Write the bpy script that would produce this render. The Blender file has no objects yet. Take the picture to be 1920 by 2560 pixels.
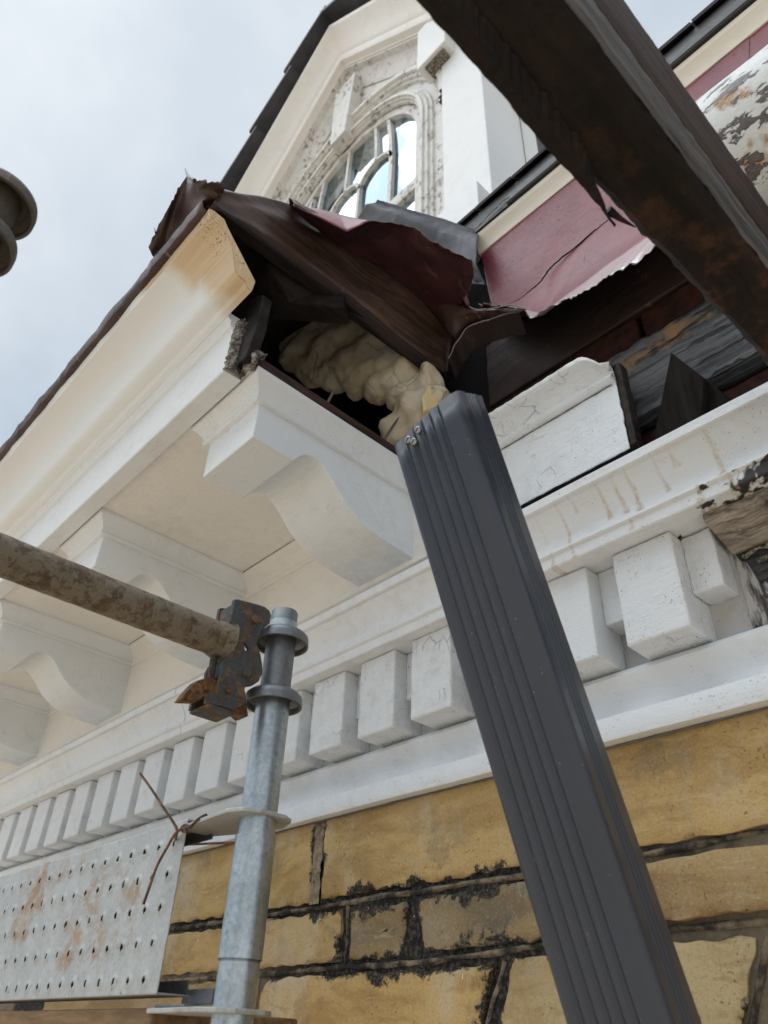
import bpy, bmesh, math, random
from mathutils import Vector, Matrix, noise as mnoise

random.seed(7)
R = math.radians
scene = bpy.context.scene

# ------------------------------------------------------------------ camera
cam_data = bpy.data.cameras.new('camera')
cam = bpy.data.objects.new('camera', cam_data)
scene.collection.objects.link(cam)
scene.camera = cam
CR0 = (0.68451572, 0.72810173, 0.03613991)
CR1 = (-0.41062779, 0.42605986, -0.80613759)
CR2 = (-0.60234794, 0.5369738, 0.59062348)
cam.matrix_world = Matrix(((CR0[0], -CR1[0], -CR2[0], 0), (CR0[1], -CR1[1], -CR2[1], 0),
                           (CR0[2], -CR1[2], -CR2[2], 0), (0, 0, 0, 1)))
cam_data.sensor_fit = 'VERTICAL'
cam_data.sensor_height = 36.0
cam_data.lens = 36.0 * 1864.756 / 2560.0
cam_data.clip_start = 0.01
cam_data.clip_end = 500.0
cam_data.dof.use_dof = True
cam_data.dof.focus_distance = 1.35
cam_data.dof.aperture_fstop = 7.0

# ------------------------------------------------------------------ sky, sun, exposure
SUN_EL, SUN_AZ = R(66), R(212)          # azimuth measured clockwise from +Y
world = bpy.data.worlds.new('World')
scene.world = world
world.use_nodes = True
wn = world.node_tree
wn.nodes.clear()
sky = wn.nodes.new('ShaderNodeTexSky')
sky.sky_type = 'NISHITA'
sky.sun_disc = False
sky.sun_elevation = SUN_EL
sky.sun_rotation = SUN_AZ
sky.air_density = 1.0
sky.dust_density = 4.0
hs = wn.nodes.new('ShaderNodeHueSaturation')
hs.inputs['Saturation'].default_value = 0.22
tc = wn.nodes.new('ShaderNodeTexCoord')
cl = wn.nodes.new('ShaderNodeTexNoise')
cl.inputs['Scale'].default_value = 1.7
cl.inputs['Detail'].default_value = 5
cl.inputs['Roughness'].default_value = 0.58
cr = wn.nodes.new('ShaderNodeValToRGB')
cr.color_ramp.elements[0].position = 0.3
cr.color_ramp.elements[0].color = (5.0, 6.1, 7.3, 1)
cr.color_ramp.elements[1].position = 0.72
cr.color_ramp.elements[1].color = (9.1, 9.7, 10.3, 1)
mx = wn.nodes.new('ShaderNodeMix')
mx.data_type = 'RGBA'
mx.inputs['Factor'].default_value = 0.85
bg = wn.nodes.new('ShaderNodeBackground')
bg.inputs['Strength'].default_value = 0.10
wo = wn.nodes.new('ShaderNodeOutputWorld')
wn.links.new(sky.outputs['Color'], hs.inputs['Color'])
wn.links.new(tc.outputs['Generated'], cl.inputs['Vector'])
wn.links.new(cl.outputs['Fac'], cr.inputs['Fac'])
wn.links.new(hs.outputs['Color'], mx.inputs['A'])
wn.links.new(cr.outputs['Color'], mx.inputs['B'])
wn.links.new(mx.outputs['Result'], bg.inputs['Color'])
wn.links.new(bg.outputs['Background'], wo.inputs['Surface'])

sun_d = bpy.data.lights.new('sun', 'SUN')
sun_d.energy = 1.9
sun_d.angle = R(60)
sun_d.color = (0.90, 0.96, 1.0)
sun = bpy.data.objects.new('sun', sun_d)
scene.collection.objects.link(sun)
sv = Vector((math.sin(SUN_AZ) * math.cos(SUN_EL), math.cos(SUN_AZ) * math.cos(SUN_EL), math.sin(SUN_EL)))
sun.rotation_euler = (-sv).to_track_quat('-Z', 'Y').to_euler()
sun.location = (-3, -6, 8)

scene.view_settings.view_transform = 'Standard'
scene.view_settings.look = 'None'
scene.view_settings.gamma = 1.0
scene.view_settings.exposure = 0.0
scene.cycles.use_denoising = True
scene.cycles.use_adaptive_sampling = True
scene.cycles.adaptive_threshold = 0.02
scene.cycles.max_bounces = 6
scene.cycles.diffuse_bounces = 4

# ------------------------------------------------------------------ node helper
class NB:
    def __init__(s, name):
        s.m = bpy.data.materials.new(name)
        s.m.use_nodes = True
        s.t = s.m.node_tree
        s.t.nodes.clear()
        s.out = s.t.nodes.new('ShaderNodeOutputMaterial')
        s.b = s.t.nodes.new('ShaderNodeBsdfPrincipled')
        s.t.links.new(s.b.outputs[0], s.out.inputs[0])
        s.g = s.t.nodes.new('ShaderNodeNewGeometry')
        s.pos = s.g.outputs['Position']
    def put(s, sock, v):
        if isinstance(v, bpy.types.NodeSocket):
            s.t.links.new(v, sock)
        else:
            if isinstance(v, tuple) and len(v) == 3 and sock.type == 'RGBA':
                v = v + (1,)
            sock.default_value = v
    def noise(s, scale, detail=4, rough=0.55, vec=None, dist=0.0):
        n = s.t.nodes.new('ShaderNodeTexNoise')
        s.put(n.inputs['Vector'], vec or s.pos)
        n.inputs['Scale'].default_value = scale
        n.inputs['Detail'].default_value = detail
        n.inputs['Roughness'].default_value = rough
        n.inputs['Distortion'].default_value = dist
        return n.outputs['Fac']
    def noisev(s, scale, amp, vec=None):
        n = s.t.nodes.new('ShaderNodeTexNoise')
        s.put(n.inputs['Vector'], vec or s.pos)
        n.inputs['Scale'].default_value = scale
        n.inputs['Detail'].default_value = 3
        v = s.vm('SUBTRACT', n.outputs['Color'], (0.5, 0.5, 0.5))
        v = s.vm('SCALE', v, amp)
        return s.vm('ADD', vec or s.pos, v)
    def vm(s, op, a, b):
        n = s.t.nodes.new('ShaderNodeVectorMath')
        n.operation = op
        s.put(n.inputs[0], a)
        if op == 'SCALE':
            s.put(n.inputs['Scale'], b)
        else:
            s.put(n.inputs[1], b)
        return n.outputs[0]
    def voro(s, scale, vec=None, feature='F1', rnd=1.0):
        n = s.t.nodes.new('ShaderNodeTexVoronoi')
        n.feature = feature
        s.put(n.inputs['Vector'], vec or s.pos)
        n.inputs['Scale'].default_value = scale
        n.inputs['Randomness'].default_value = rnd
        return n.outputs['Distance']
    def wave(s, scale, dist=2.0, vec=None, axis='X', dscale=1.0):
        n = s.t.nodes.new('ShaderNodeTexWave')
        n.bands_direction = axis
        s.put(n.inputs['Vector'], vec or s.pos)
        n.inputs['Scale'].default_value = scale
        n.inputs['Distortion'].default_value = dist
        n.inputs['Detail'].default_value = 3
        n.inputs['Detail Scale'].default_value = dscale
        return n.outputs['Fac']
    def scl(s, v3, vec=None):
        return s.vm('MULTIPLY', vec or s.pos, v3)
    def step(s, v, a, b):
        n = s.t.nodes.new('ShaderNodeMapRange')
        n.interpolation_type = 'SMOOTHSTEP'
        s.put(n.inputs['Value'], v)
        n.inputs['From Min'].default_value = a
        n.inputs['From Max'].default_value = b
        return n.outputs['Result']
    def mth(s, op, a, b=0.0, clamp=False):
        n = s.t.nodes.new('ShaderNodeMath')
        n.operation = op
        n.use_clamp = clamp
        s.put(n.inputs[0], a)
        s.put(n.inputs[1], b)
        return n.outputs[0]
    def mix(s, f, a, b):
        n = s.t.nodes.new('ShaderNodeMix')
        n.data_type = 'RGBA'
        s.put(n.inputs['Factor'], f)
        s.put(n.inputs['A'], a)
        s.put(n.inputs['B'], b)
        return n.outputs['Result']
    def mixf(s, f, a, b):
        n = s.t.nodes.new('ShaderNodeMix')
        s.put(n.inputs['Factor'], f)
        s.put(n.inputs['A'], a)
        s.put(n.inputs['B'], b)
        return n.outputs['Result']
    def attr(s, name):
        n = s.t.nodes.new('ShaderNodeAttribute')
        n.attribute_name = name
        return n.outputs['Fac']
    def sep(s, axis, vec=None):
        n = s.t.nodes.new('ShaderNodeSeparateXYZ')
        s.put(n.inputs[0], vec or s.pos)
        return n.outputs[axis]
    def rnd(s):
        n = s.t.nodes.new('ShaderNodeObjectInfo')
        return n.outputs['Random']
    def bump(s, h, strength=0.3, dist=0.002):
        n = s.t.nodes.new('ShaderNodeBump')
        n.inputs['Strength'].default_value = strength
        n.inputs['Distance'].default_value = dist
        s.put(n.inputs['Height'], h)
        s.t.links.new(n.outputs['Normal'], s.b.inputs['Normal'])
    def done(s, col, rough=0.5, metal=0.0, spec=0.5):
        s.put(s.b.inputs['Base Color'], col)
        s.put(s.b.inputs['Roughness'], rough)
        s.put(s.b.inputs['Metallic'], metal)
        s.put(s.b.inputs['Specular IOR Level'], spec)
        return s.m

MT = {}

def paint(name, base=(0.765, 0.795, 0.82), grime=0.35, speck=0.5, crack=0.0, peel=0.0, bump=0.35, stain=False):
    b = NB(name)
    g1 = b.noise(3.5, 5, 0.6)
    g2 = b.noise(28, 4, 0.65)
    gm = b.mth('MULTIPLY', b.step(g1, 0.40, 0.66), b.step(g2, 0.38, 0.66))
    col = b.mix(b.mth('MULTIPLY', gm, grime), base, (0.50, 0.455, 0.39))
    col = b.mix(b.mth('MULTIPLY', b.step(b.noise(9, 3), 0.35, 0.7), 0.18), col, (0.83, 0.83, 0.82))
    sp = b.mth('MULTIPLY', b.step(b.noise(330, 2, 0.5), 0.66, 0.71), b.step(b.noise(14, 4), 0.46, 0.60))
    col = b.mix(b.mth('MULTIPLY', sp, speck), col, (0.16, 0.13, 0.10))
    h = b.mth('ADD', b.mth('MULTIPLY', b.noise(90, 4, 0.6), 0.6), b.mth('MULTIPLY', b.noise(420, 3, 0.5), 0.4))
    sp2 = b.mth('MULTIPLY', b.step(b.noise(170, 3, 0.6), 0.69, 0.73), b.step(b.noise(5, 3), 0.50, 0.66))
    col = b.mix(b.mth('MULTIPLY', sp2, speck * 0.7), col, (0.28, 0.23, 0.17))
    br_ = b.noise(1.0, 4, 0.6, b.scl((12, 150, 150), b.noisev(6, 0.03)))
    col = b.mix(b.mth('MULTIPLY', b.step(br_, 0.55, 0.8), grime * 0.5), col, (0.60, 0.555, 0.49))
    h = b.mth('ADD', h, b.mth('MULTIPLY', br_, 0.7))
    h = b.mth('SUBTRACT', h, b.mth('MULTIPLY', sp, 0.6))
    if crack > 0:
        wv = b.noisev(25, 0.03)
        d = b.voro(30, b.scl((1.0, 1.0, 0.45), wv), 'DISTANCE_TO_EDGE')
        cm = b.mth('MULTIPLY', b.mth('SUBTRACT', 1.0, b.step(d, 0.004, 0.022)), b.step(b.noise(11, 4), 0.54, 0.66))
        col = b.mix(b.mth('MULTIPLY', cm, crack), col, (0.10, 0.085, 0.07))
        h = b.mth('SUBTRACT', h, cm)
    if peel > 0:
        wv = b.noisev(40, 0.02)
        pm = b.step(b.noise(34, 6, 0.7, b.scl((1, 1, 0.6), wv)), 0.62 - 0.1 * peel, 0.66 - 0.1 * peel)
        pm = b.mth('MULTIPLY', pm, b.step(b.noise(5, 3), 0.44, 0.56))
        col = b.mix(pm, col, (0.40, 0.365, 0.32))
        h = b.mth('SUBTRACT', h, b.mth('MULTIPLY', pm, 2.0))
    if stain:
        st = b.attr('stain')
        sn = b.mth('MULTIPLY', st, b.step(b.noise(120, 4, 0.6), 0.2, 0.75))
        col = b.mix(sn, col, (0.42, 0.235, 0.05))
        ch = b.step(b.attr('char'), 0.35, 0.6)
        col = b.mix(ch, col, (0.03, 0.025, 0.022))
    b.bump(h, min(1.0, bump * 1.4), 0.003)
    MT[name] = b.done(col, b.mth('ADD', 0.42, b.mth('MULTIPLY', g2, 0.25)))

paint('paint_soffit', base=(0.84, 0.81, 0.76), grime=0.15, speck=0.4)
paint('paint_white', grime=0.18, speck=0.6)
paint('paint_worn', grime=0.25, speck=0.9, crack=0.06, bump=0.8)
paint('paint_stained', grime=0.22, speck=0.8, bump=0.35, stain=True)
paint('paint_recess_shade', base=(0.50, 0.50, 0.50), grime=0.6, speck=0.9, bump=0.6)  # greyed paint carries the contact shade in the gaps between dentils
paint('paint_peeling', base=(0.76, 0.745, 0.71), grime=0.5, speck=0.5, crack=0.55, peel=0.55, bump=0.8)
paint('paint_fresh', base=(0.80, 0.81, 0.81), grime=0.1, speck=0.15, bump=0.25)
paint('paint_cream', base=(0.78, 0.72, 0.60), grime=0.2, speck=0.2, bump=0.2)

def wood(name, dark, light, scale=(3, 60, 60), rough=0.65, bump=0.5, spots=0.0, spotcol=(0.2, 0.08, 0.03), spec=0.18):
    b = NB(name)
    v = b.scl(scale, b.noisev(8, 0.02))
    g = b.noise(1.0, 6, 0.65, v, 0.3)
    col = b.mix(b.step(g, 0.3, 0.72), dark, light)
    if spots:
        m = b.mth('MULTIPLY', b.step(b.noise(16, 5, 0.65), 0.55, 0.68), spots)
        col = b.mix(m, col, spotcol)
    b.bump(b.mth('ADD', g, b.mth('MULTIPLY', b.noise(60, 4), 0.4)), bump, 0.003)
    MT[name] = b.done(col, rough, 0.0, spec)

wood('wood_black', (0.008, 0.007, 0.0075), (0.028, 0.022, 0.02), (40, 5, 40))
wood('wood_dark', (0.012, 0.009, 0.009), (0.045, 0.03, 0.025), (60, 4, 60), spots=0.3, spotcol=(0.07, 0.03, 0.02))
wood('wood_edge', (0.02, 0.012, 0.01), (0.075, 0.042, 0.032), (50, 4, 50))
wood('board_brown', (0.030, 0.018, 0.014), (0.115, 0.070, 0.050), (70, 3.5, 70), rough=0.5, bump=0.7, spots=0.5, spotcol=(0.022, 0.013, 0.012), spec=0.35)
wood('wood_triangle', (0.008, 0.007, 0.006), (0.022, 0.018, 0.015), (50, 50, 5), rough=0.9, bump=0.3, spec=0.05)
wood('timber_brown', (0.10, 0.06, 0.03), (0.26, 0.16, 0.08), (4, 60, 60))
wood('wood_beam', (0.009, 0.0068, 0.0065), (0.034, 0.021, 0.016), (70, 4, 70), rough=0.6, bump=0.7, spots=0.55, spotcol=(0.075, 0.034, 0.016))
b = NB('wood_beam')
g = b.noise(1.0, 6, 0.65, b.scl((55, 5, 55), b.noisev(8, 0.03)))
col = b.mix(b.step(g, 0.35, 0.7), (0.009, 0.0075, 0.0075), (0.022, 0.016, 0.0145))
rs_ = b.mth('MULTIPLY', b.step(b.noise(18, 6, 0.7), 0.48, 0.66), b.step(b.mth('ADD', b.sep(1), b.mth('MULTIPLY', b.noise(6, 3), 0.3)), 0.42, 0.72))
col = b.mix(b.mth('MULTIPLY', rs_, 0.8), col, (0.085, 0.040, 0.019))
col = b.mix(b.mth('MULTIPLY', b.step(b.noise(11, 5, 0.7), 0.60, 0.72), 0.35), col, (0.055, 0.027, 0.015))
b.bump(b.mth('ADD', g, b.noise(70, 5, 0.65)), 0.7, 0.003)
MT['wood_beam'] = b.done(col, 0.65, 0, 0.2)
wood('wood_beam_top', (0.020, 0.013, 0.011), (0.070, 0.045, 0.035), (90, 3, 90), rough=0.6, bump=0.6)
wood('wood_beam_grey', (0.028, 0.025, 0.024), (0.15, 0.14, 0.132), (110, 3, 110), rough=0.6, bump=0.5)

# weathered, charred beam
b = NB('wood_charred')
v = b.scl((2.0, 70, 70), b.noisev(10, 0.02))
g = b.noise(1.0, 7, 0.7, v, 0.4)
col = b.mix(b.step(g, 0.36, 0.66), (0.012, 0.012, 0.014), (0.12, 0.12, 0.125))
col = b.mix(b.mth('MULTIPLY', b.step(b.noise(12, 4), 0.52, 0.66), b.step(b.sep(2), 1.12, 1.2)), col, (0.24, 0.13, 0.055))
crk = b.mth('SUBTRACT', 1.0, b.step(b.noise(1.0, 3, 0.5, b.scl((2.5, 38, 38), b.noisev(6, 0.03))), 0.36, 0.42))
col = b.mix(crk, col, (0.006, 0.006, 0.006))
b.bump(b.mth('SUBTRACT', g, crk), 1.0, 0.006)
MT['wood_charred'] = b.done(col, 0.6)

# crown moulding: spray-painted white over bare pine, bare near its sawn end
b = NB('crown_paint')
g1 = b.noise(4, 4)
base = b.mix(b.mth('MULTIPLY', b.step(g1, 0.4, 0.8), 0.3), (0.78, 0.795, 0.80), (0.74, 0.72, 0.68))
sp = b.step(b.noise(420, 2, 0.5), 0.74, 0.78)
base = b.mix(b.mth('MULTIPLY', sp, 0.35), base, (0.2, 0.17, 0.13))
gr = b.noise(1.0, 6, 0.6, b.scl((5, 140, 140)))
pine = b.mix(b.step(gr, 0.2, 0.8), (0.60, 0.44, 0.27), (0.69, 0.55, 0.38))
xb = b.mth('ADD', b.sep(0), b.mth('MULTIPLY', b.mth('SUBTRACT', b.sep(2), 1.40), 0.75))
xb = b.mth('ADD', xb, b.mth('MULTIPLY', b.mth('SUBTRACT', b.noise(14, 4), 0.5), 0.10))
xb = b.mth('ADD', xb, b.mth('MULTIPLY', b.step(b.sep(2), 1.4475, 1.4485), 0.12))
f = b.step(xb, -1.14, -1.06)
base = b.mix(f, base, pine)
pk = b.mth('MULTIPLY', b.step(b.noise(170, 4, 0.7), 0.56, 0.63), b.step(b.mth('ADD', b.sep(0), b.mth('MULTIPLY', b.noise(30, 3), 0.04)), -1.012, -0.985))
pk = b.mth('MULTIPLY', pk, b.step(b.sep(2), 1.395, 1.43))
base = b.mix(b.mth('MULTIPLY', pk, 0.9), base, (0.05, 0.035, 0.02))
b.bump(b.mth('ADD', b.noise(60, 3), b.mth('MULTIPLY', b.noise(400, 2), 0.3)), 0.2, 0.0015)
MT['crown_paint'] = b.done(base, 0.5)

b = NB('pine_end')
gr = b.noise(1.0, 5, 0.6, b.scl((120, 120, 14), b.noisev(10, 0.02)))
col = b.mix(b.step(gr, 0.3, 0.75), (0.66, 0.47, 0.25), (0.76, 0.60, 0.37))
col = b.mix(b.mth('MULTIPLY', b.step(b.noise(90, 4, 0.7), 0.6, 0.66), 0.7), col, (0.12, 0.08, 0.04))
b.bump(b.noise(300, 3), 0.4, 0.001)
MT['pine_end'] = b.done(col, 0.7)

def sheet_mat(name, base, dark, rough=0.38, bump=0.5, scratch=0.0, metal=0.0, spec=0.5, lip=False):
    b = NB(name)
    n1 = b.noise(7, 4)
    n2 = b.noise(60, 5, 0.6)
    col = b.mix(b.step(n1, 0.35, 0.7), base, dark)
    if scratch:
        v = b.scl((90, 6, 30), b.noisev(9, 0.08))
        m = b.mth('MULTIPLY', b.step(b.noise(1, 3, 0.5, v), 0.64, 0.70), b.step(b.noise(9, 2), 0.46, 0.62))
        col = b.mix(b.mth('MULTIPLY', m, scratch), col, (0.30, 0.20, 0.15))
    pit = b.step(b.voro(60, b.scl((1, 1, 1.6), b.noisev(30, 0.02))), 0.0, 0.22)
    pit = b.mixf(b.step(b.noise(7, 3), 0.45, 0.62), 1.0, pit)
    h = b.mth('ADD', b.mth('MULTIPLY', n1, 1.5), b.mth('ADD', b.mth('MULTIPLY', n2, 0.4), b.mth('MULTIPLY', pit, 0.8)))
    b.bump(h, bump, 0.004)
    rg = b.mth('ADD', rough, b.mth('MULTIPLY', n2, 0.15))
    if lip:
        lip_glare = b.step(b.mth('ADD', b.sep(2), b.mth('MULTIPLY', b.noise(7, 4, 0.6), 0.16)), 1.585, 1.535)
        col = b.mix(b.mth('MULTIPLY', lip_glare, 0.85), col, b.mix(b.noise(70, 5, 0.7), (0.55, 0.44, 0.45), (0.80, 0.74, 0.74)))  # pale pink mixed into the lower lip stands in for sky glare
        rg = b.mixf(lip_glare, rg, 0.18)
        spec = b.mixf(lip_glare, spec, 1.0)
    MT[name] = b.done(col, rg, metal, spec)

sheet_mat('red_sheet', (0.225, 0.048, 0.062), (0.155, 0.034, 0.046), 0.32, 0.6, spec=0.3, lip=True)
sheet_mat('red_shaded_under', (0.060, 0.016, 0.019), (0.034, 0.012, 0.014), 0.5, 0.4, scratch=0.2)  # red sheet darkened to maroon, shade put into the underside colour
sheet_mat('brown_sheet', (0.085, 0.047, 0.038), (0.040, 0.022, 0.021), 0.42, 0.5, scratch=0.9)
sheet_mat('dark_sheet', (0.028, 0.014, 0.011), (0.012, 0.008, 0.008), 0.55, 0.4, scratch=0.25)
sheet_mat('lead', (0.13, 0.135, 0.15), (0.085, 0.09, 0.105), 0.45, 0.6)
sheet_mat('slate', (0.035, 0.036, 0.044), (0.06, 0.058, 0.066), 0.5, 0.6)
sheet_mat('gutter_black', (0.022, 0.021, 0.022), (0.035, 0.033, 0.033), 0.4, 0.3)
sheet_mat('torn_edge', (0.30, 0.28, 0.27), (0.16, 0.15, 0.14), 0.5, 0.4)

# peeling whitewashed rusty gutter
b = NB('rusty_gutter')
v = b.scl((4, 11, 11), b.noisev(14, 0.05))
pm = b.step(b.noise(3.0, 6, 0.62, v), 0.54, 0.57)
rm = b.step(b.noise(9, 5, 0.65), 0.52, 0.64)
col = b.mix(rm, (0.70, 0.72, 0.71), (0.38, 0.20, 0.06))
col = b.mix(pm, col, b.mix(b.noise(70, 5), (0.03, 0.025, 0.03), (0.20, 0.17, 0.165)))
b.bump(b.mth('ADD', b.mth('MULTIPLY', pm, 1.6), b.noise(110, 5, 0.7)), 0.9, 0.004)
MT['rusty_gutter'] = b.done(col, 0.35)

# sandstone with black crust along the joints
def stone_mat(name, base, alt, pale, crust):
    b = NB(name)
    rv = b.rnd()
    strat = b.noise(1.0, 5, 0.55, b.scl((3.5, 10, 20), b.noisev(5, 0.12)))
    col = b.mix(b.step(strat, 0.36, 0.62), tuple(c * .86 for c in base), tuple(min(1, c * 1.06) for c in alt))
    col = b.mix(b.mth('MULTIPLY', b.step(b.noise(4.2, 6, 0.66, b.scl((1, 1, 0.55))), 0.50, 0.64), 0.8), col, pale)
    col = b.mix(b.mth('MULTIPLY', b.step(b.noise(7.0, 5, 0.6, b.scl((1.6, 1, 0.4))), 0.60, 0.72), 0.5), col, (0.40, 0.37, 0.31))
    col = b.mix(b.mth('MULTIPLY', b.step(b.noise(11.0, 5, 0.65), 0.56, 0.74), 0.35), col, (0.15, 0.10, 0.045))
    col = b.mix(b.mth('MULTIPLY', b.step(b.noise(700, 2), 0.55, 0.75), 0.3), col, (0.16, 0.10, 0.045))
    grey = b.mth('MULTIPLY', b.step(b.noise(6.5, 6, 0.68, b.noisev(20, 0.03)), 0.55, 0.63), crust)
    col = b.mix(b.mth('MULTIPLY', grey, 0.75), col, (0.10, 0.092, 0.08))
    col = b.mix(b.mth('MULTIPLY', rv, 0.30), col, b.mix(b.noise(3, 4, 0.6), (0.30, 0.22, 0.125), (0.42, 0.335, 0.21)))
    e = b.attr('edge')
    en = b.mth('ADD', e, b.mth('MULTIPLY', b.mth('SUBTRACT', b.noise(13, 7, 0.72), 0.50), -0.13))
    en = b.mth('ADD', en, b.mth('MULTIPLY', b.mth('MULTIPLY', b.step(b.noise(2.3, 2, 0.5), 0.40, 0.58), b.step(b.mth('ABSOLUTE', b.mth('ADD', b.sep(0), 1.03)), 0.12, 0.45)), 0.02))
    cm = b.mth('SUBTRACT', 1.0, b.step(en, 0.002, 0.010))
    crc = b.mix(b.step(b.noise(160, 5, 0.7), 0.45, 0.7), (0.018, 0.017, 0.016), (0.11, 0.10, 0.085))
    col = b.mix(cm, col, crc)
    ws = b.step(b.noise(75, 2, 0.4, b.scl((1.6, 1, 0.6))), 0.78, 0.795)
    col = b.mix(b.mth('MULTIPLY', ws, b.step(b.noise(3, 2), 0.45, 0.6)), col, (0.72, 0.70, 0.66))
    gn = b.noise(240, 3, 0.7)
    col = b.mix(b.mth('MULTIPLY', b.step(gn, 0.52, 0.72), 0.35), col, (0.17, 0.105, 0.045))
    col = b.mix(b.mth('MULTIPLY', b.step(gn, 0.46, 0.30), 0.30), col, (0.62, 0.52, 0.36))
    pit = b.mth('MULTIPLY', b.step(b.noise(190, 3, 0.6), 0.62, 0.70), b.step(b.noise(8, 3), 0.42, 0.6))
    col = b.mix(b.mth('MULTIPLY', pit, 0.55), col, (0.12, 0.075, 0.03))
    fl = b.noise(1.0, 4, 0.6, b.scl((9, 9, 60), b.noisev(7, 0.10)))
    col = b.mix(b.mth('MULTIPLY', b.step(fl, 0.58, 0.70), 0.30), col, (0.52, 0.43, 0.28))
    col = b.mix(b.mth('MULTIPLY', b.step(fl, 0.42, 0.30), 0.30), col, (0.26, 0.14, 0.04))
    h = b.mth('ADD', b.mth('MULTIPLY', b.noise(35, 6, 0.65), 1.0), b.mth('MULTIPLY', b.noise(300, 4, 0.6), 0.35))
    h = b.mth('SUBTRACT', b.mth('ADD', h, b.mth('MULTIPLY', fl, 0.6)), b.mth('MULTIPLY', pit, 0.5))
    h = b.mth('ADD', h, b.mth('MULTIPLY', cm, b.noise(140, 4, 0.7)))
    b.bump(h, 0.8, 0.0032)
    MT[name] = b.done(col, 0.85, 0.0, 0.25)

stone_mat('stone_ochre', (0.47, 0.285, 0.09), (0.56, 0.375, 0.145), (0.60, 0.50, 0.33), 0.45)
stone_mat('stone_brown', (0.32, 0.20, 0.08), (0.40, 0.27, 0.12), (0.43, 0.33, 0.19), 0.8)
stone_mat('stone_grey', (0.20, 0.155, 0.095), (0.30, 0.21, 0.10), (0.33, 0.27, 0.18), 1.0)
stone_mat('stone_pale', (0.46, 0.33, 0.15), (0.50, 0.39, 0.21), (0.55, 0.46, 0.30), 0.15)

b = NB('mortar_crust')
n1 = b.noise(120, 6, 0.7)
col = b.mix(b.step(n1, 0.42, 0.72), (0.018, 0.018, 0.018), (0.12, 0.108, 0.09))
beige = b.mix(b.noise(90, 5, 0.7), (0.13, 0.105, 0.075), (0.30, 0.245, 0.17))
mz = b.step(b.mth('ABSOLUTE', b.mth('ADD', b.sep(0), 1.03)), 0.25, 0.60)
col = b.mix(b.mth('MULTIPLY', b.step(b.noise(2.7, 4, 0.6), 0.48, 0.58), mz), col, beige)
col = b.mix(b.step(b.noise(60, 2, 0.4), 0.74, 0.76), col, (0.6, 0.58, 0.54))
b.bump(n1, 1.0, 0.006)
MT['mortar_crust'] = b.done(col, 0.9, 0, 0.2)
b = NB('mortar_ribbon')
n1 = b.noise(40, 5, 0.7)
n2 = b.noise(5, 4, 0.6)
col = b.mix(b.step(b.mth('ADD', b.mth('MULTIPLY', n1, 0.6), b.mth('MULTIPLY', n2, 0.6)), 0.50, 0.72), (0.035, 0.033, 0.030), (0.27, 0.215, 0.15))
b.bump(b.noise(160, 5), 0.7, 0.003)
MT['mortar_ribbon'] = b.done(col, 0.9, 0, 0.2)
b = NB('mortar_beige')
n1 = b.noise(50, 5, 0.7)
col = b.mix(b.step(n1, 0.36, 0.64), (0.17, 0.135, 0.09), (0.34, 0.27, 0.18))
col = b.mix(b.step(b.noise(16, 5, 0.7), 0.56, 0.64), col, (0.03, 0.028, 0.026))
b.bump(b.noise(160, 5), 0.7, 0.003)
MT['mortar_beige'] = b.done(col, 0.9, 0, 0.2)
b = NB('brick_red')
n1 = b.noise(30, 5, 0.7)
col = b.mix(b.step(n1, 0.35, 0.7), (0.042, 0.016, 0.011), (0.014, 0.009, 0.008))
b.bump(n1, 0.8, 0.004)
MT['brick_red'] = b.done(col, 0.9, 0, 0.1)
b = NB('mortar_grey')
n1 = b.noise(60, 5, 0.7)
col = b.mix(b.step(n1, 0.4, 0.7), (0.05, 0.045, 0.04), (0.17, 0.155, 0.135))
b.bump(n1, 1.0, 0.006)
MT['mortar_grey'] = b.done(col, 0.95)

def galv(name, base, dark, rough=0.42, metal=0.75, rust=0.0, rusts=6.0):
    b = NB(name)
    sp = b.mth('ADD', b.mth('MULTIPLY', b.noise(150, 4, 0.7), 0.55), b.mth('MULTIPLY', b.noise(22, 4, 0.6), 0.45))
    v = b.scl((70, 70, 6), b.noisev(20, 0.02))
    st = b.noise(1, 5, 0.65, v)
    col = b.mix(b.step(sp, 0.3, 0.7), base, dark)
    pit = b.mth('MULTIPLY', b.step(b.noise(150, 4, 0.65), 0.64, 0.69), b.step(st, 0.45, 0.6))
    col = b.mix(b.mth('MULTIPLY', pit, 0.7), col, (0.05, 0.045, 0.04))
    ml = metal
    if rust:
        rm = b.step(b.noise(rusts, 6, 0.68, b.scl((1, 1, 1.4), b.noisev(18, 0.05))), 0.66 - 0.14 * rust, 0.76 - 0.12 * rust)
        rc = b.mix(b.noise(40, 5), (0.17, 0.075, 0.02), (0.38, 0.21, 0.075))
        col = b.mix(b.mth('MULTIPLY', rm, min(1.0, 0.55 + 0.3 * rust)), col, rc)
        ml = b.mth('MULTIPLY', b.mth('SUBTRACT', 1.0, rm), metal)
    h = b.mth('ADD', b.mth('MULTIPLY', sp, 0.5), b.mth('MULTIPLY', b.noise(260, 4), 0.5))
    h = b.mth('SUBTRACT', h, b.mth('MULTIPLY', pit, 0.7))
    b.bump(h, 0.35, 0.0015)
    MT[name] = b.done(col, b.mth('ADD', rough, b.mth('MULTIPLY', st, 0.2)), ml)

galv('galvanised', (0.54, 0.59, 0.61), (0.30, 0.345, 0.365), 0.27, 0.9)
galv('galvanised_dark', (0.27, 0.285, 0.30), (0.17, 0.18, 0.19), 0.4, 0.8)
galv('galvanised_plank', (0.52, 0.53, 0.52), (0.38, 0.39, 0.38), 0.45, 0.45, rust=0.75, rusts=5.0)

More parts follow.
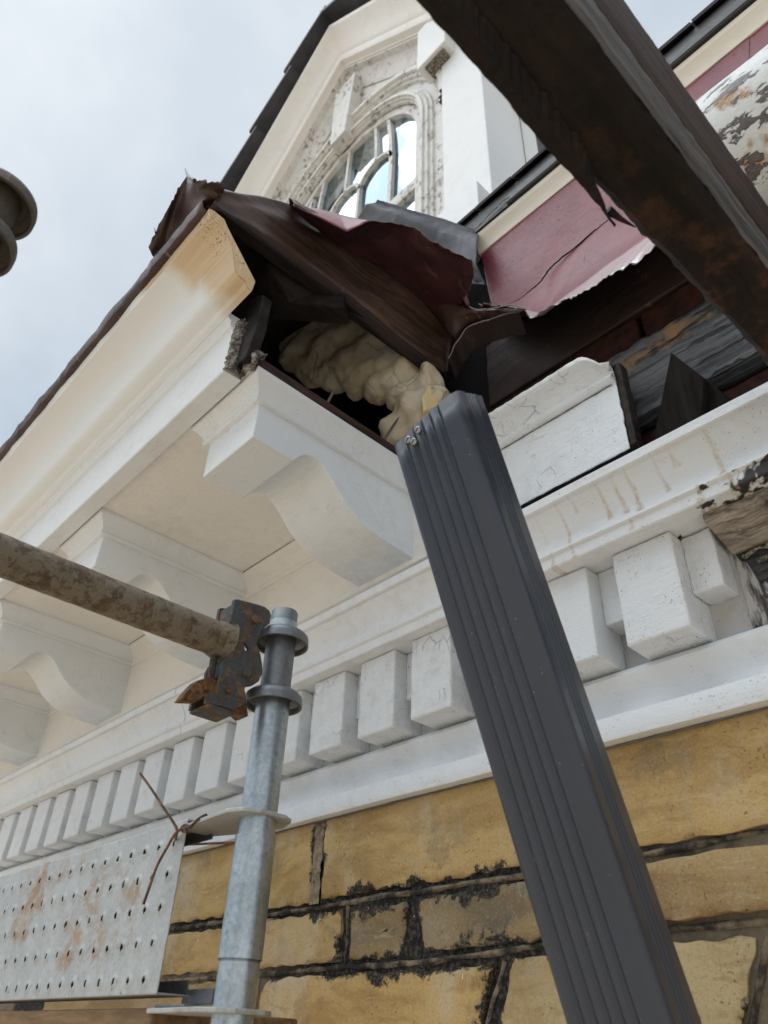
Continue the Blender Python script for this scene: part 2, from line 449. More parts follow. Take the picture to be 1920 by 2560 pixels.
def rusty(name, paintc, r1, r2, amount, rough=0.75, sc=22):
    b = NB(name)
    n1 = b.noise(sc, 7, 0.75, b.noisev(30, 0.02))
    m = b.step(n1, 0.62 - 0.3 * amount, 0.72 - 0.3 * amount)
    rc = b.mix(b.step(b.noise(55, 5, 0.7), 0.35, 0.65), r1, r2)
    col = b.mix(m, paintc, rc)
    col = b.mix(b.mth('MULTIPLY', b.step(b.noise(260, 3), 0.62, 0.7), 0.5), col, (0.04, 0.03, 0.02))
    b.bump(b.mth('ADD', b.mth('MULTIPLY', m, 0.6), b.noise(170, 6, 0.7)), 0.8, 0.003)
    MT[name] = b.done(col, rough, b.mth('MULTIPLY', b.mth('SUBTRACT', 1.0, m), 0.3))

rusty('rusty_tube', (0.22, 0.185, 0.135), (0.085, 0.055, 0.028), (0.20, 0.125, 0.062), 0.45, 0.7, 45)
rusty('rusty_clamp', (0.075, 0.088, 0.098), (0.075, 0.045, 0.026), (0.19, 0.115, 0.06), 0.52, 0.65, 60)
rusty('rusty_wedge', (0.10, 0.05, 0.022), (0.085, 0.036, 0.015), (0.26, 0.125, 0.045), 0.75, 0.8, 50)
rusty('rust_wire', (0.10, 0.055, 0.03), (0.09, 0.045, 0.025), (0.24, 0.11, 0.05), 0.7)
rusty('disc_bronze', (0.13, 0.115, 0.095), (0.07, 0.05, 0.03), (0.17, 0.125, 0.08), 0.35, 0.5)
rusty('steel_nail', (0.16, 0.13, 0.12), (0.10, 0.06, 0.04), (0.2, 0.14, 0.11), 0.5, 0.5)
rusty('pale_rusted', (0.45, 0.40, 0.36), (0.16, 0.08, 0.04), (0.30, 0.17, 0.09), 0.5)

b = NB('downspout_paint')
n1 = b.noise(6, 3)
col = b.mix(n1, (0.036, 0.044, 0.063), (0.046, 0.055, 0.076))
du = b.mth('MULTIPLY', b.step(b.noise(10, 5, 0.65, b.scl((1, 1, 0.25))), 0.5, 0.75), 0.25)
col = b.mix(du, col, (0.085, 0.09, 0.10))
ds = b.mth('MULTIPLY', b.step(b.noise(260, 2, 0.5), 0.73, 0.76), b.step(b.noise(9, 2), 0.45, 0.6))
col = b.mix(b.mth('MULTIPLY', ds, 0.6), col, (0.36, 0.35, 0.34))
sc = b.mth('MULTIPLY', b.step(b.noise(1, 2, 0.5, b.scl((240, 240, 22), b.noisev(5, 0.05))), 0.72, 0.75), b.step(b.noise(6, 2), 0.52, 0.62))
col = b.mix(b.mth('MULTIPLY', sc, 0.5), col, (0.30, 0.30, 0.30))
b.bump(b.mth('ADD', b.mth('MULTIPLY', b.noise(11, 2), 1.6), b.mth('MULTIPLY', b.noise(300, 3), 0.15)), 0.25, 0.003)
MT['downspout_paint'] = b.done(col, b.mth('ADD', 0.22, b.mth('MULTIPLY', b.noise(14, 5), 0.22)), 0.0, 0.5)
b = NB('screw_steel')
MT['screw_steel'] = b.done((0.42, 0.41, 0.40), 0.35, 0.85)

b = NB('foam')
n1 = b.noise(9, 5, 0.6)
col = b.mix(b.step(n1, 0.35, 0.7), (0.63, 0.56, 0.43), (0.49, 0.41, 0.285))
wv = b.noisev(20, 0.03)
crk = b.mth('SUBTRACT', 1.0, b.step(b.voro(13, wv, 'DISTANCE_TO_EDGE'), 0.0, 0.05))
crk = b.mth('MULTIPLY', crk, b.step(b.noise(8, 3), 0.48, 0.6))
crk = b.mth('MULTIPLY', crk, 0.35)
col = b.mix(b.mth('MULTIPLY', crk, 0.8), col, (0.16, 0.11, 0.06))
col = b.mix(b.mth('MULTIPLY', b.step(b.noise(260, 2, 0.5), 0.66, 0.72), 0.4), col, (0.25, 0.18, 0.09))
b.bump(b.mth('SUBTRACT', b.mth('ADD', n1, b.mth('MULTIPLY', b.noise(120, 4), 0.35)), crk), 0.8, 0.006)
MT['foam'] = b.done(col, 0.8, 0, 0.3)
b = NB('foam_cut')
n1 = b.noise(40, 5, 0.6)
col = b.mix(n1, (0.72, 0.56, 0.26), (0.80, 0.66, 0.36))
b.bump(b.noise(300, 4), 0.4, 0.002)
MT['foam_cut'] = b.done(col, 0.8)

b = NB('window_glass')
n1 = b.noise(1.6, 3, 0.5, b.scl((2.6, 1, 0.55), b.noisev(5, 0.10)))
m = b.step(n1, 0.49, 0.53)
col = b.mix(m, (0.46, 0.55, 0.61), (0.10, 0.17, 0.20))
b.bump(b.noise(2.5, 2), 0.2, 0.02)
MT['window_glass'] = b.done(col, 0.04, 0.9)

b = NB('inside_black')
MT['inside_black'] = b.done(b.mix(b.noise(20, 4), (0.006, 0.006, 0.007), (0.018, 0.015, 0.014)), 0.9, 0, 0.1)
b = NB('caulk_dark')
MT['caulk_dark'] = b.done(b.mix(b.noise(60, 4), (0.07, 0.062, 0.055), (0.25, 0.22, 0.19)), 0.9)
b = NB('splinter')
n1 = b.noise(90, 5, 0.7)
col = b.mix(b.step(n1, 0.4, 0.68), (0.07, 0.06, 0.05), (0.42, 0.38, 0.33))
b.bump(n1, 1.0, 0.004)
MT['splinter'] = b.done(col, 0.9)
b = NB('rotten')
v = b.scl((7, 90, 90), b.noisev(12, 0.03))
g = b.noise(1.0, 6, 0.7, v, 0.3)
col = b.mix(b.step(g, 0.35, 0.65), (0.17, 0.13, 0.10), (0.50, 0.45, 0.38))
xm = b.mth('ADD', b.sep(0), b.mth('MULTIPLY', b.noise(14, 5, 0.7), 0.22))
col = b.mix(b.step(xm, -0.19, -0.13), col, (0.018, 0.015, 0.014))
b.bump(b.mth('ADD', g, b.mth('MULTIPLY', b.noise(70, 4), 0.5)), 0.8, 0.004)
MT['rotten'] = b.done(col, 0.9)
b = NB('rotten_pale')
g = b.noise(1.0, 6, 0.7, b.scl((60, 60, 9), b.noisev(12, 0.03)))
col = b.mix(b.step(g, 0.40, 0.60), (0.07, 0.06, 0.055), (0.50, 0.49, 0.47))
b.bump(g, 0.8, 0.004)
MT['rotten_pale'] = b.done(col, 0.9, 0, 0.2)
b = NB('paving')
n1 = b.noise(2.5, 5)
MT['paving'] = b.done(b.mix(n1, (0.62, 0.48, 0.34), (0.72, 0.58, 0.42)), 0.9)

# ------------------------------------------------------------------ object helpers
W = {}
def thing(name, label, cat, loc=(0, 0, 0), group=None):
    o = bpy.data.objects.new(name, None)
    scene.collection.objects.link(o)
    o.empty_display_size = 0.05
    o.location = loc
    W[o.name] = Vector(loc)
    o['label'] = label
    o['category'] = cat
    if group:
        o['group'] = group
    return o

def tag(o, label, cat, group=None):
    o['label'] = label
    o['category'] = cat
    if group:
        o['group'] = group
    return o

def mesh(name, verts, faces, mat, smooth=35):
    me = bpy.data.meshes.new(name)
    me.from_pydata([tuple(v) for v in verts], [], faces)
    bm = bmesh.new()
    bm.from_mesh(me)
    bmesh.ops.recalc_face_normals(bm, faces=bm.faces)
    bm.to_mesh(me)
    bm.free()
    if smooth:
        me.shade_smooth()
        me.set_sharp_from_angle(angle=R(smooth))
    me.materials.append(MT[mat] if isinstance(mat, str) else mat)
    me.update()
    return me

def obj(name, me, parent=None, loc=(0, 0, 0)):
    o = bpy.data.objects.new(name, me)
    scene.collection.objects.link(o)
    W[o.name] = Vector(loc)
    if parent:
        o.parent = parent
        o.location = Vector(loc) - W[parent.name]
    else:
        o.location = loc
    return o

def add(name, vf, mat, parent=None, smooth=35, bevel=0.0, seg=2, rough=0.0, rs=0.05, sub=0, solid=0.0):
    o = obj(name, mesh(name, vf[0], vf[1], mat, smooth), parent)
    mods(o, bevel, seg, rough, rs, sub, solid)
    return o

_tex = {}
def mods(o, bevel=0.0, seg=2, rough=0.0, rs=0.05, sub=0, solid=0.0):
    if solid:
        m = o.modifiers.new('thick', 'SOLIDIFY')
        m.thickness = solid
        m.offset = 0
    if bevel:
        m = o.modifiers.new('bevel', 'BEVEL')
        m.width = bevel
        m.segments = seg
        m.limit_method = 'ANGLE'
        m.angle_limit = R(35)
        m.harden_normals = False
    if sub:
        m = o.modifiers.new('sub', 'SUBSURF')
        m.subdivision_type = 'SIMPLE'
        m.levels = m.render_levels = sub
    if rough:
        if rs not in _tex:
            t = bpy.data.textures.new('rough', 'CLOUDS')
            t.noise_scale = rs
            t.noise_depth = 3
            _tex[rs] = t
        m = o.modifiers.new('rough', 'DISPLACE')
        m.texture = _tex[rs]
        m.texture_coords = 'GLOBAL'
        m.strength = rough
        m.mid_level = 0.5
    return o

def join(*vfs):
    V, F = [], []
    for v, f in vfs:
        k = len(V)
        V += [Vector(p) for p in v]
        F += [tuple(i + k for i in q) for q in f]
    return V, F

def box(x0, x1, y0, y1, z0, z1):
    V = [(x0, y0, z0), (x1, y0, z0), (x1, y1, z0), (x0, y1, z0), (x0, y0, z1), (x1, y0, z1), (x1, y1, z1), (x0, y1, z1)]
    return V, [(0, 3, 2, 1), (4, 5, 6, 7), (0, 1, 5, 4), (1, 2, 6, 5), (2, 3, 7, 6), (3, 0, 4, 7)]

def grid(P, closed=False):
    n, m = len(P), len(P[0])
    V = [p for row in P for p in row]
    F = []
    for i in range(n - 1):
        for j in range(m - (0 if closed else 1)):
            k = (j + 1) % m
            F.append((i * m + j, i * m + k, (i + 1) * m + k, (i + 1) * m + j))
    return V, F

def nz(x, y, z, s=1.0):
    return mnoise.noise(Vector((x * s, y * s, z * s)))

def run(profile, x0, x1, step=0.06, wob=0.0006, endj0=0.0, endj1=0.0, cap=True):
    """extrude a closed (y, z) profile along x, with a slight hand-made waviness"""
    n = max(2, int(abs(x1 - x0) / step))
    P = []
    for i in range(n + 1):
        x = x0 + (x1 - x0) * i / n
        row = []
        for k, (y, z) in enumerate(profile):
            xx = x
            if i == n and endj1:
                xx += endj1 * nz(y * 40, z * 40, 3.3)
            if i == 0 and endj0:
                xx += endj0 * nz(y * 40, z * 40, 7.3)
            row.append((xx, y + wob * nz(x * 6, 1.7, z * 9) * 1.5, z + wob * nz(x * 5, y * 9, 4.1) * 1.5))
        P.append(row)
    V, F = grid(P, True)
    if cap:
        m = len(profile)
        F.append(tuple(range(m))[::-1])
        F.append(tuple(range(n * m, n * m + m)))
    return V, F

def smooth_pts(pts, n=6):
    """Catmull-Rom through the points"""
    P = [Vector(p) for p in pts]
    out = []
    for i in range(len(P) - 1):
        a, b_, c, d = P[max(i - 1, 0)], P[i], P[i + 1], P[min(i + 2, len(P) - 1)]
        for k in range(n):
            t = k / n
            out.append(0.5 * ((2 * b_) + (c - a) * t + (2 * a - 5 * b_ + 4 * c - d) * t * t + (3 * b_ - a - 3 * c + d) * t ** 3))
    out.append(P[-1])
    return out

def tube(pts, r, seg=20, caps=True, rfun=None):
    P = [Vector(p) for p in pts]
    rows = []
    up = Vector((0, 0, 1))
    prev = None
    for i, p in enumerate(P):
        t = (P[min(i + 1, len(P) - 1)] - P[max(i - 1, 0)]).normalized()
        if prev is None:
            a = t.cross(up)
            if a.length < 0.1:
                a = t.cross(Vector((1, 0, 0)))
        else:
            a = prev - t * prev.dot(t)
        a.normalize()
        prev = a
        c = t.cross(a)
        rr = rfun(i / (len(P) - 1)) if rfun else r
        rows.append([p + (a * math.cos(2 * math.pi * k / seg) + c * math.sin(2 * math.pi * k / seg)) * rr for k in range(seg)])
    V, F = grid(rows, True)
    if caps:
        F.append(tuple(range(seg)))
        F.append(tuple(range((len(P) - 1) * seg, len(P) * seg)))
    return V, F

def lathe(prof, c, seg=40):
    """revolve (r, z) about the vertical through c"""
    rows = []
    for r, z in prof:
        rows.append([(c[0] + r * math.cos(2 * math.pi * k / seg), c[1] + r * math.sin(2 * math.pi * k / seg), c[2] + z) for k in range(seg)])
    return grid(rows, True)

def prism_x(poly, x0, x1):
    n = len(poly)
    V = [(x0, y, z) for y, z in poly] + [(x1, y, z) for y, z in poly]
    F = [tuple(range(n)), tuple(range(n, 2 * n))[::-1]] + [(i, (i + 1) % n, n + (i + 1) % n, n + i) for i in range(n)]
    return V, F

def prism_y(poly, y0, y1):
    n = len(poly)
    V = [(x, y0, z) for x, z in poly] + [(x, y1, z) for x, z in poly]
    F = [tuple(range(n)), tuple(range(n, 2 * n))[::-1]] + [(i, (i + 1) % n, n + (i + 1) % n, n + i) for i in range(n)]
    return V, F

def ruled(A, B, m=10, bow=None, jag=0.0, js=40.0, jagA=0.0):
    """sheet between two polylines of equal length; bow(u, v) adds an offset"""
    P = []
    n = len(A)
    for i in range(n):
        row = []
        a, b_ = Vector(A[i]), Vector(B[i])
        for j in range(m + 1):
            v = j / m
            p = a.lerp(b_, v)
            if bow:
                p = p + Vector(bow(i / (n - 1), v))
            if jag and j == m:
                p = p + (b_ - a).normalized() * jag * (nz(p.x, p.y, p.z, js) + 0.6 * nz(p.x, p.y, p.z, js * 2.7))
            if jagA and j == 0:
                p = p - (b_ - a).normalized() * jagA * (nz(p.x, p.y, p.z, js) + 0.6 * nz(p.x, p.y, p.z, js * 2.7))
            row.append(p)
        P.append(row)
    return grid(P)

def resample(pts, n):
    P = [Vector(p) for p in pts]
    L = [0.0]
    for i in range(1, len(P)):
        L.append(L[-1] + (P[i] - P[i - 1]).length)
    out = []
    for k in range(n):
        s = L[-1] * k / (n - 1)
        i = 1
        while i < len(P) - 1 and L[i] < s:
            i += 1
        t = (s - L[i - 1]) / max(1e-9, L[i] - L[i - 1])
        out.append(P[i - 1].lerp(P[i], max(0, min(1, t))))
    return out

XL = -5.2          # how far the building runs to the left

# ------------------------------------------------------------------ ground
g = add('ground', ([(-60, -60, -6.5), (60, -60, -6.5), (60, 60, -6.5), (-60, 60, -6.5)], [(0, 1, 2, 3)]), 'paving', None, 0)
g['kind'] = 'structure'

# ------------------------------------------------------------------ stone wall
wall = thing('stone_wall', 'ochre sandstone wall with blackened joints below the white cornice', 'wall', (-1.0, 1.06, -6.5))
add('mortar', box(XL, 1.5, 1.069, 1.30, -6.5, 0.43), 'mortar_crust', wall, 0)

def stone(c00, c10, c11, c01, mat, y=1.06, amp=0.0025, scale=9.0, edge_j=0.006, n=None, m=None, fall=0.02):
    """one stone: corners (x, z) bottom-left, bottom-right, top-right, top-left"""
    w = (Vector(c10) - Vector(c00)).length
    h = (Vector(c01) - Vector(c00)).length
    n = n or max(10, int(w / 0.008))
    m = m or max(8, int(h / 0.008))
    n, m = min(n, 130), min(m, 40)
    V, E = [], []
    A, B_, C_, D = (Vector((*c, 0)) for c in (c00, c10, c11, c01))
    sd = random.uniform(0, 50)
    for j in range(m + 1):
        for i in range(n + 1):
            u, v = i / n, j / m
            p = A.lerp(B_, u).lerp(D.lerp(C_, u), v)
            eu, ev = min(u, 1 - u) * w, min(v, 1 - v) * h
            e = min(eu, ev)
            if e < 0.03:
                k = (1 - e / 0.03)
                p.x += edge_j * k * nz(p.x + sd, p.y, 1.0, 30)
                p.y += edge_j * k * nz(p.x, p.y + sd, 5.0, 30)
            yy = y + amp * nz(p.x + sd, p.y, 0.3, scale) + amp * 0.45 * nz(p.x, p.y, sd, scale * 3.2)
            # rounded, slightly eaten arris
            r = 0.0045 + 0.0035 * nz(p.x, p.y, 9.0, 25)
            if e < r:
                yy += r * 0.9 * (1 - math.sqrt(max(0, 1 - (1 - e / r) ** 2)))
            V.append((p.x, yy, p.y))
            E.append(e)
    F = []
    for j in range(m):
        for i in range(n):
            a = j * (n + 1) + i
            F.append((a, a + 1, a + n + 2, a + n + 1))
    # sides back into the mortar
    ring = [i for i in range(n + 1)] + [j * (n + 1) + n for j in range(1, m + 1)] + \
           [m * (n + 1) + i for i in range(n - 1, -1, -1)] + [j * (n + 1) for j in range(m - 1, 0, -1)]
    k0 = len(V)
    for q in ring:
        V.append((V[q][0], 1.12, V[q][2]))
        E.append(0.0)
    L = len(ring)
    for i in range(L):
        F.append((ring[i], ring[(i + 1) % L], k0 + (i + 1) % L, k0 + i))
    me = mesh('stone', V, F, mat, 60)
    at = me.attributes.new('edge', 'FLOAT', 'POINT')
    at.data.foreach_set('value', E)
    return obj('stone', me, wall)

# course under the cornice
T0, T1 = 0.258, 0.425
stone((-3.3, .256), (-2.22, .254), (-2.22, .43), (-3.3, .43), 'stone_ochre')
stone((-2.19, .256), (-1.367, .255), (-1.365, .43), (-2.19, .43), 'stone_ochre', amp=0.003)
stone((-1.338, .258), (-0.10, .266), (-0.08, .43), (-1.338, .43), 'stone_ochre', amp=0.0025)
stone((-0.07, .266), (0.7, .268), (0.7, .43), (-0.07, .43), 'stone_brown')
# second course
stone((-2.9, .140), (-1.96, .140), (-1.955, .232), (-2.9, .232), 'stone_brown')
stone((-1.935, .145), (-1.262, .145), (-1.266, .233), (-1.935, .230), 'stone_ochre', amp=0.006)
stone((-1.232, .146), (-1.098, .147), (-1.078, .232), (-1.236, .231), 'stone_grey', amp=0.010, scale=14, y=1.063)
stone((-1.043, .150), (-0.625, .160), (-0.62, .240), (-1.058, .235), 'stone_grey', amp=0.009, scale=11, y=1.061)
stone((-0.605, .166), (0.5, .172), (0.5, .244), (-0.60, .240), 'stone_brown', amp=0.013, scale=9, y=1.057)
# third course
stone((-2.6, -.02), (-1.545, -.02), (-1.52, .124), (-2.6, .124), 'stone_brown')
stone((-1.52, -.03), (-0.950, -.03), (-0.882, .126), (-1.492, .122), 'stone_ochre', amp=0.009, scale=7)
stone((-0.915, -.03), (-0.53, -.03), (-0.462, .140), (-0.846, .132), 'stone_pale', amp=0.004)
stone((-0.50, -.03), (0.5, -.03), (0.5, .142), (-0.430, .142), 'stone_brown', amp=0.008)
# courses further down, below the frame
for zz, off in ((-.19, 0), (-.36, .3), (-.53, .1)):
    x = -2.6 + off
    while x < 0.6:
        w_ = random.uniform(.45, .8)
        stone((x, zz), (x + w_ - .025, zz), (x + w_ - .025, zz + .145), (x, zz + .145), random.choice(['stone_ochre', 'stone_brown', 'stone_pale']), n=24, m=10)
        x += w_
# raised ribbon pointing in the joints
def ribbon(pts, r=0.0045):
    P = smooth_pts(pts, 8)
    P = resample(P, max(20, int(sum((P[k + 1] - P[k]).length for k in range(len(P) - 1)) / .012)))
    P = [Vector((p[0], 1.0645 + 0.003 * nz(p[0], p[2], 0, 14) + .002 * nz(p[0], p[2], 3, 50), p[2] + 0.003 * nz(p[0], 1, p[2], 9) + .0012 * nz(p[0], 4, p[2], 45))) for p in P]
    rows = []
    for k, p in enumerate(P):
        t = (P[min(k + 1, len(P) - 1)] - P[max(k - 1, 0)]).normalized()
        sd_ = Vector((-t.z, 0, t.x))
        row = []
        for q in range(9):
            a = -1 + q / 4
            w_ = r * (.85 + .35 * nz(p.x, p.z, 2, 25))
            hgt = (.0035 + .0025 * nz(p.x, p.z, 8, 18)) * max(0, 1 - a * a)
            row.append(p + sd_ * (a * w_ + .001 * nz(p.x, p.z, a * 5, 60)) + Vector((0, .0035 - hgt + .0012 * nz(p.x * 3, p.z * 3, a * 9, 40), 0)))
        rows.append(row)
    return add('pointing', grid(rows), 'mortar_ribbon', wall, 60)
ribbon([(-3.0, 1, .245), (-2.4, 1, .243), (-1.93, 1, .243), (-1.5, 1, .243), (-1.14, 1, .2465), (-.8, 1, .249), (-.6, 1, .253), (-.41, 1, .257), (0, 1, .258)], .0055)
ribbon([(-2.8, 1, .132), (-2.0, 1, .132), (-1.52, 1, .132), (-1.25, 1, .136), (-1.05, 1, .136), (-.95, 1, .140), (-.78, 1, .148), (-.6, 1, .154), (-.4, 1, .157), (.2, 1, .157)], .0055)
ribbon([(-1.352, 1, .25), (-1.3525, 1, .30), (-1.3515, 1, .36), (-1.352, 1, .42)], .006)
P = [[(-1.352 + (-.015 + .030 * k / 6) + .003 * nz(k, j, 0, .9), 1.0605 + .003 * nz(k, j, 5, .7), .25 + .17 * j / 20) for k in range(7)] for j in range(21)]
add('joint_fill', grid(P), 'mortar_beige', wall, 60)
ribbon([(-1.249, 1, .14), (-1.249, 1, .2), (-1.251, 1, .24)], .004)
ribbon([(-.935, 1, -.02), (-.905, 1, .05), (-.865, 1, .13)], .005)
ribbon([(-.52, 1, -.03), (-.49, 1, .05), (-.447, 1, .14)], .005)

# ------------------------------------------------------------------ cornice
corn = thing('cornice', 'white painted wooden cornice with scrolled brackets and dentils, broken off at its right end', 'cornice', (-1.5, 1.06, 0.41))

# lower moulding above the stone
arch = [(1.12, .413), (1.0355, .413), (1.0345, .415), (1.0345, .447), (1.036, .450), (1.058, .4515), (1.068, .4555), (1.074, .463), (1.0755, .474),
        (1.072, .487), (1.064, .499), (1.0575, .510), (1.0535, .520), (1.059, .5285), (1.069, .5345), (1.086, .538), (1.12, .539)]
add('lower_moulding', run(arch, XL, 1.0, 0.05, 0.0009), 'paint_white', corn, 30)
add('dentil_backing', box(XL, -.3685, 1.086, 1.14, .52, .74), 'paint_recess_shade', corn, 0)
add('rotten_backing', box(-.368, 1.0, 1.088, 1.14, .52, .74), 'wood_charred', corn, 0, rough=.012, rs=.03, sub=5)

# dentils: large blocks and the short blocks between them
dmesh = mesh('dentil', *box(-.109, 0, 1.0, 1.087, .538, .7095), 'paint_worn', 40)
smesh = mesh('short_dentil', *box(-.0515, 0, 1.036, 1.087, .604, .7095), 'paint_worn', 40)
i = 0
while True:
    x = -.4255 - .161 * i
    if x < -4.4:
        break
    o = obj('dentil', dmesh, corn, (x + random.uniform(-.0015, .0015), random.uniform(-.002, .002), random.uniform(-.001, .001)))
    mods(o, .004, 2, .0035 if i < 8 else .002, .03, 3 if i < 8 else 2)
    o = obj('short_dentil', smesh, corn, (x - .109, random.uniform(-.002, .003), random.uniform(-.001, .002)))
    mods(o, .003, 2, .0035 if i < 8 else 0, .03, 3 if i < 8 else 0)
    i += 1
o = obj('short_dentil', smesh, corn, (-.3745, 0, -.001))
mods(o, .003, 2, .006, .02, 3)
# rotten sliver of moulding left above the gap
P = []
for i in range(90):
    x = -.366 + .40 * i / 89
    fr = 1.0 + .004 * nz(x, 1, 0, 40) + .010 * max(0, nz(x, 2, 0, 18)) + .004 * nz(x, 1, 0, 120)
    P.append([(x, fr, .7105), (x, fr - .002, .699 + .003 * nz(x, 0, 0, 60))] + [(x, fr + (1.085 - fr) * k / 6, .694 - .0035 * k + .0025 * nz(x, k, 0, 25)) for k in range(7)])
add('rotten_batten', grid(P), 'rotten', corn, 40)
# broken lath and flaked paint left on the backing
P = []
for i in range(60):
    x = -.3675 + .06 * i / 59
    P.append([(x + .012 * nz(k, 0, 0, .8) * i / 59, 1.084 + .0015 * nz(x, 0, k, 40), .540 + .15 * k / 10 * max(.05, 1 - (i / 59) ** 1.1 + .45 * nz(x, 3, 0, 60))) for k in range(11)])
add('flaked_panel', grid(P), 'rotten_pale', corn, 40, solid=.003)
for q in range(16):
    x = -.36 + .32 * random.random()
    z = .56 + .13 * random.random()
    P = []
    l = random.uniform(.02, .07)
    add('rotten_splinter', tube([(x, 1.086 - .004 * random.random(), z), (x + l * .5, 1.08, z + random.uniform(-.008, .008)), (x + l, 1.084, z + random.uniform(-.01, .01))], .003, 6, True, lambda t: .0045 * (1 - .7 * t)), random.choice(['splinter', 'wood_black', 'wood_black']), corn, 30)

# bed moulding, with brown drip stains
bed = [(1.12, .711), (.9715, .711), (.969, .713), (.9665, .7305), (.9635, .7315), (.9605, .7345), (.9605, .7385), (.964, .7415), (.969, .743),
       (.9725, .749), (.9735, .757), (.972, .766), (.967, .777), (.959, .789), (.950, .800), (.943, .808), (.9395, .8125), (.932, .8135), (.9295, .8155),
       (.9275, .8315), (.930, .834), (1.03, .838), (1.12, .838)]
me = mesh('bed_moulding', *run(bed, XL, -1.902, .05, .0008), 'paint_stained', 30)
obj('bed_moulding', me, corn)
me = mesh('bed_moulding', *run([(y + .0015, z - .001) for y, z in bed], -1.900, -.86, .05, .0008), 'paint_stained', 30)
obj('bed_moulding', me, corn)
# right length, finer so that it can carry the stains
bf = []
for i in range(len(bed)):
    a, c = Vector((*bed[i], 0)), Vector((*bed[(i + 1) % len(bed)], 0))
    n = max(1, int((c - a).length / .004)) if i < 20 else 1
    for k in range(n):
        p = a.lerp(c, k / n)
        bf.append((p.x, p.y))
V, F = run(bf, -.86, .45, .003, .0008)
drips = [(-.5915, .81, .747, .004, .75), (-.560, .812, .793, .004, .5), (-.508, .81, .765, .0045, .8), (-.478, .81, .757, .0055, .9), (-.452, .81, .752, .006, .9),
         (-.689, .806, .757, .0055, .35), (-.672, .804, .752, .005, .45), (-.638, .806, .768, .005, .3), (-.40, .812, .765, .004, .6), (-.372, .81, .79, .006, .5),
         (-.585, .742, .716, .004, .6), (-.628, .742, .714, .0045, .6), (-.470, .742, .718, .005, .7), (-.35, .745, .715, .006, .8), (-.31, .81, .74, .006, .8), (-.30, .742, .714, .006, .8)]
S, CH = [], []
for v in V:
    x, y, z = v
    s = 0.0
    for (dx, z0, z1, w, k) in drips:
        cx = dx + .003 * nz(dx, 0, z, 40)
        if z1 - .004 <= z <= z0 + .003:
            t = (z0 - z) / (z0 - z1)
            ww = w * (.55 + .35 * t + .8 * max(0, t - .78) * 3)
            d = abs(x - cx) / ww
            if d < 1:
                s = max(s, k * (1 - d ** 3) * (.45 + .55 * t))
    if z > .812 and y < .945:
        s = max(s, .45 * max(0, nz(x, 0, z, 18) + .25) * (1 if -.62 < x < -.38 else .25))
    S.append(s)
    c = 0.0
    if x > -.43 and z < .735:
        c = (x + .37) * 4 + .6 * nz(x, y, z, 22) + .5 * nz(x, y, z, 70) + .4 * nz(x, y, z, 160) + (.735 - z) * 8
    CH.append(max(0, min(1, c)))
me = mesh('bed_moulding', V, F, 'paint_stained', 30)
for nm, dat in (('stain', S), ('char', CH)):
    a = me.attributes.new(nm, 'FLOAT', 'POINT')
    a.data.foreach_set('value', dat)
obj('bed_moulding', me, corn)

# dark caulk crack over the dentils and above the bed moulding
def crack_line(y, z, x0, x1, r, mat='caulk_dark'):
    n = int((x1 - x0) / .02)
    pts = [(x0 + (x1 - x0) * k / n, y + r * .4 * nz(k, 1, 0, .7), z + r * .6 * nz(k, 2, 0, .6)) for k in range(n + 1)]
    return add('caulk_line', tube(pts, r, 6, True, lambda t: r * (.7 + .6 * abs(nz(t * 60, 3, 1)))), mat, corn)
crack_line(1.0865, .5385, -4.4, -.37, .0028)

# frieze board behind the brackets and its crown
add('frieze_board', box(XL, -.98, 1.0202, 1.05, .9215, 1.17), 'paint_soffit', corn, 0, bevel=.002)
V, F = [], []
n = 26
P = []
for i in range(31):
    x = -.978 + (.978 - .4705) * i / 30
    zb = .9255 + .002 * nz(x, 0, 1, 30) + .0012 * nz(x, 5, 1, 110)
    row = []
    for j in range(13):
        z = zb + (1.113 - zb) * j / 12
        xx = x + (0 if i < 30 else .004 * nz(0, 2, z, 45))
        row.append((xx, 1.02, z))
    P.append(row)
add('frieze_block', grid(P), 'paint_worn', corn, 0, solid=.003, rough=.004, rs=.03, sub=2)
add('frieze_block_core', box(-.98, -.462, 1.0235, 1.048, .931, 1.150), 'wood_black', corn, 0)
add('end_grain', box(-.470, -.4555, 1.021, 1.05, .932, 1.148), 'wood_dark', corn, 0, bevel=.003, rough=.006, rs=.02, sub=3)
fcr = [(1.022, 1.100), (1.0155, 1.1005), (1.011, 1.104), (1.0105, 1.110), (1.013, 1.1135), (1.0125, 1.118), (1.009, 1.128), (1.000, 1.140), (.988, 1.149),
       (.978, 1.154), (.975, 1.157), (.9745, 1.165), (1.022, 1.166)]
add('frieze_crown', run(fcr, XL, -1.0, .06, .0007), 'paint_soffit', corn, 30)
fcr2 = [(1.022, 1.098), (1.0145, 1.0985), (1.0065, 1.101), (1.0025, 1.106), (1.0030, 1.112), (1.0075, 1.1155), (1.0085, 1.119), (1.0055, 1.127), (.997, 1.138), (.985, 1.146),
       (.972, 1.1495), (.9655, 1.153), (.964, 1.159), (.967, 1.165), (.976, 1.169), (1.022, 1.170)]
V, F = run(fcr2, -1.0, -.475, .008, .0018, endj1=.02)
for k, v in enumerate(V):
    x, y, z = v
    br = max(0, (x + .517) / .045)            # broken, eaten top towards the end
    if z > 1.12:
        z -= (z - 1.12) * min(.75, br * br) + .0015 * max(0, nz(x, y, 0, 50)) * (1 + 3 * br)
        y += (1.012 - y) * min(.55, br * br * .8) + .003 * nz(x, z, 0, 60)
    V[k] = (x, y, z)
add('frieze_crown', (V, F), 'paint_worn', corn, 40, rough=.0015, rs=.012, sub=1)
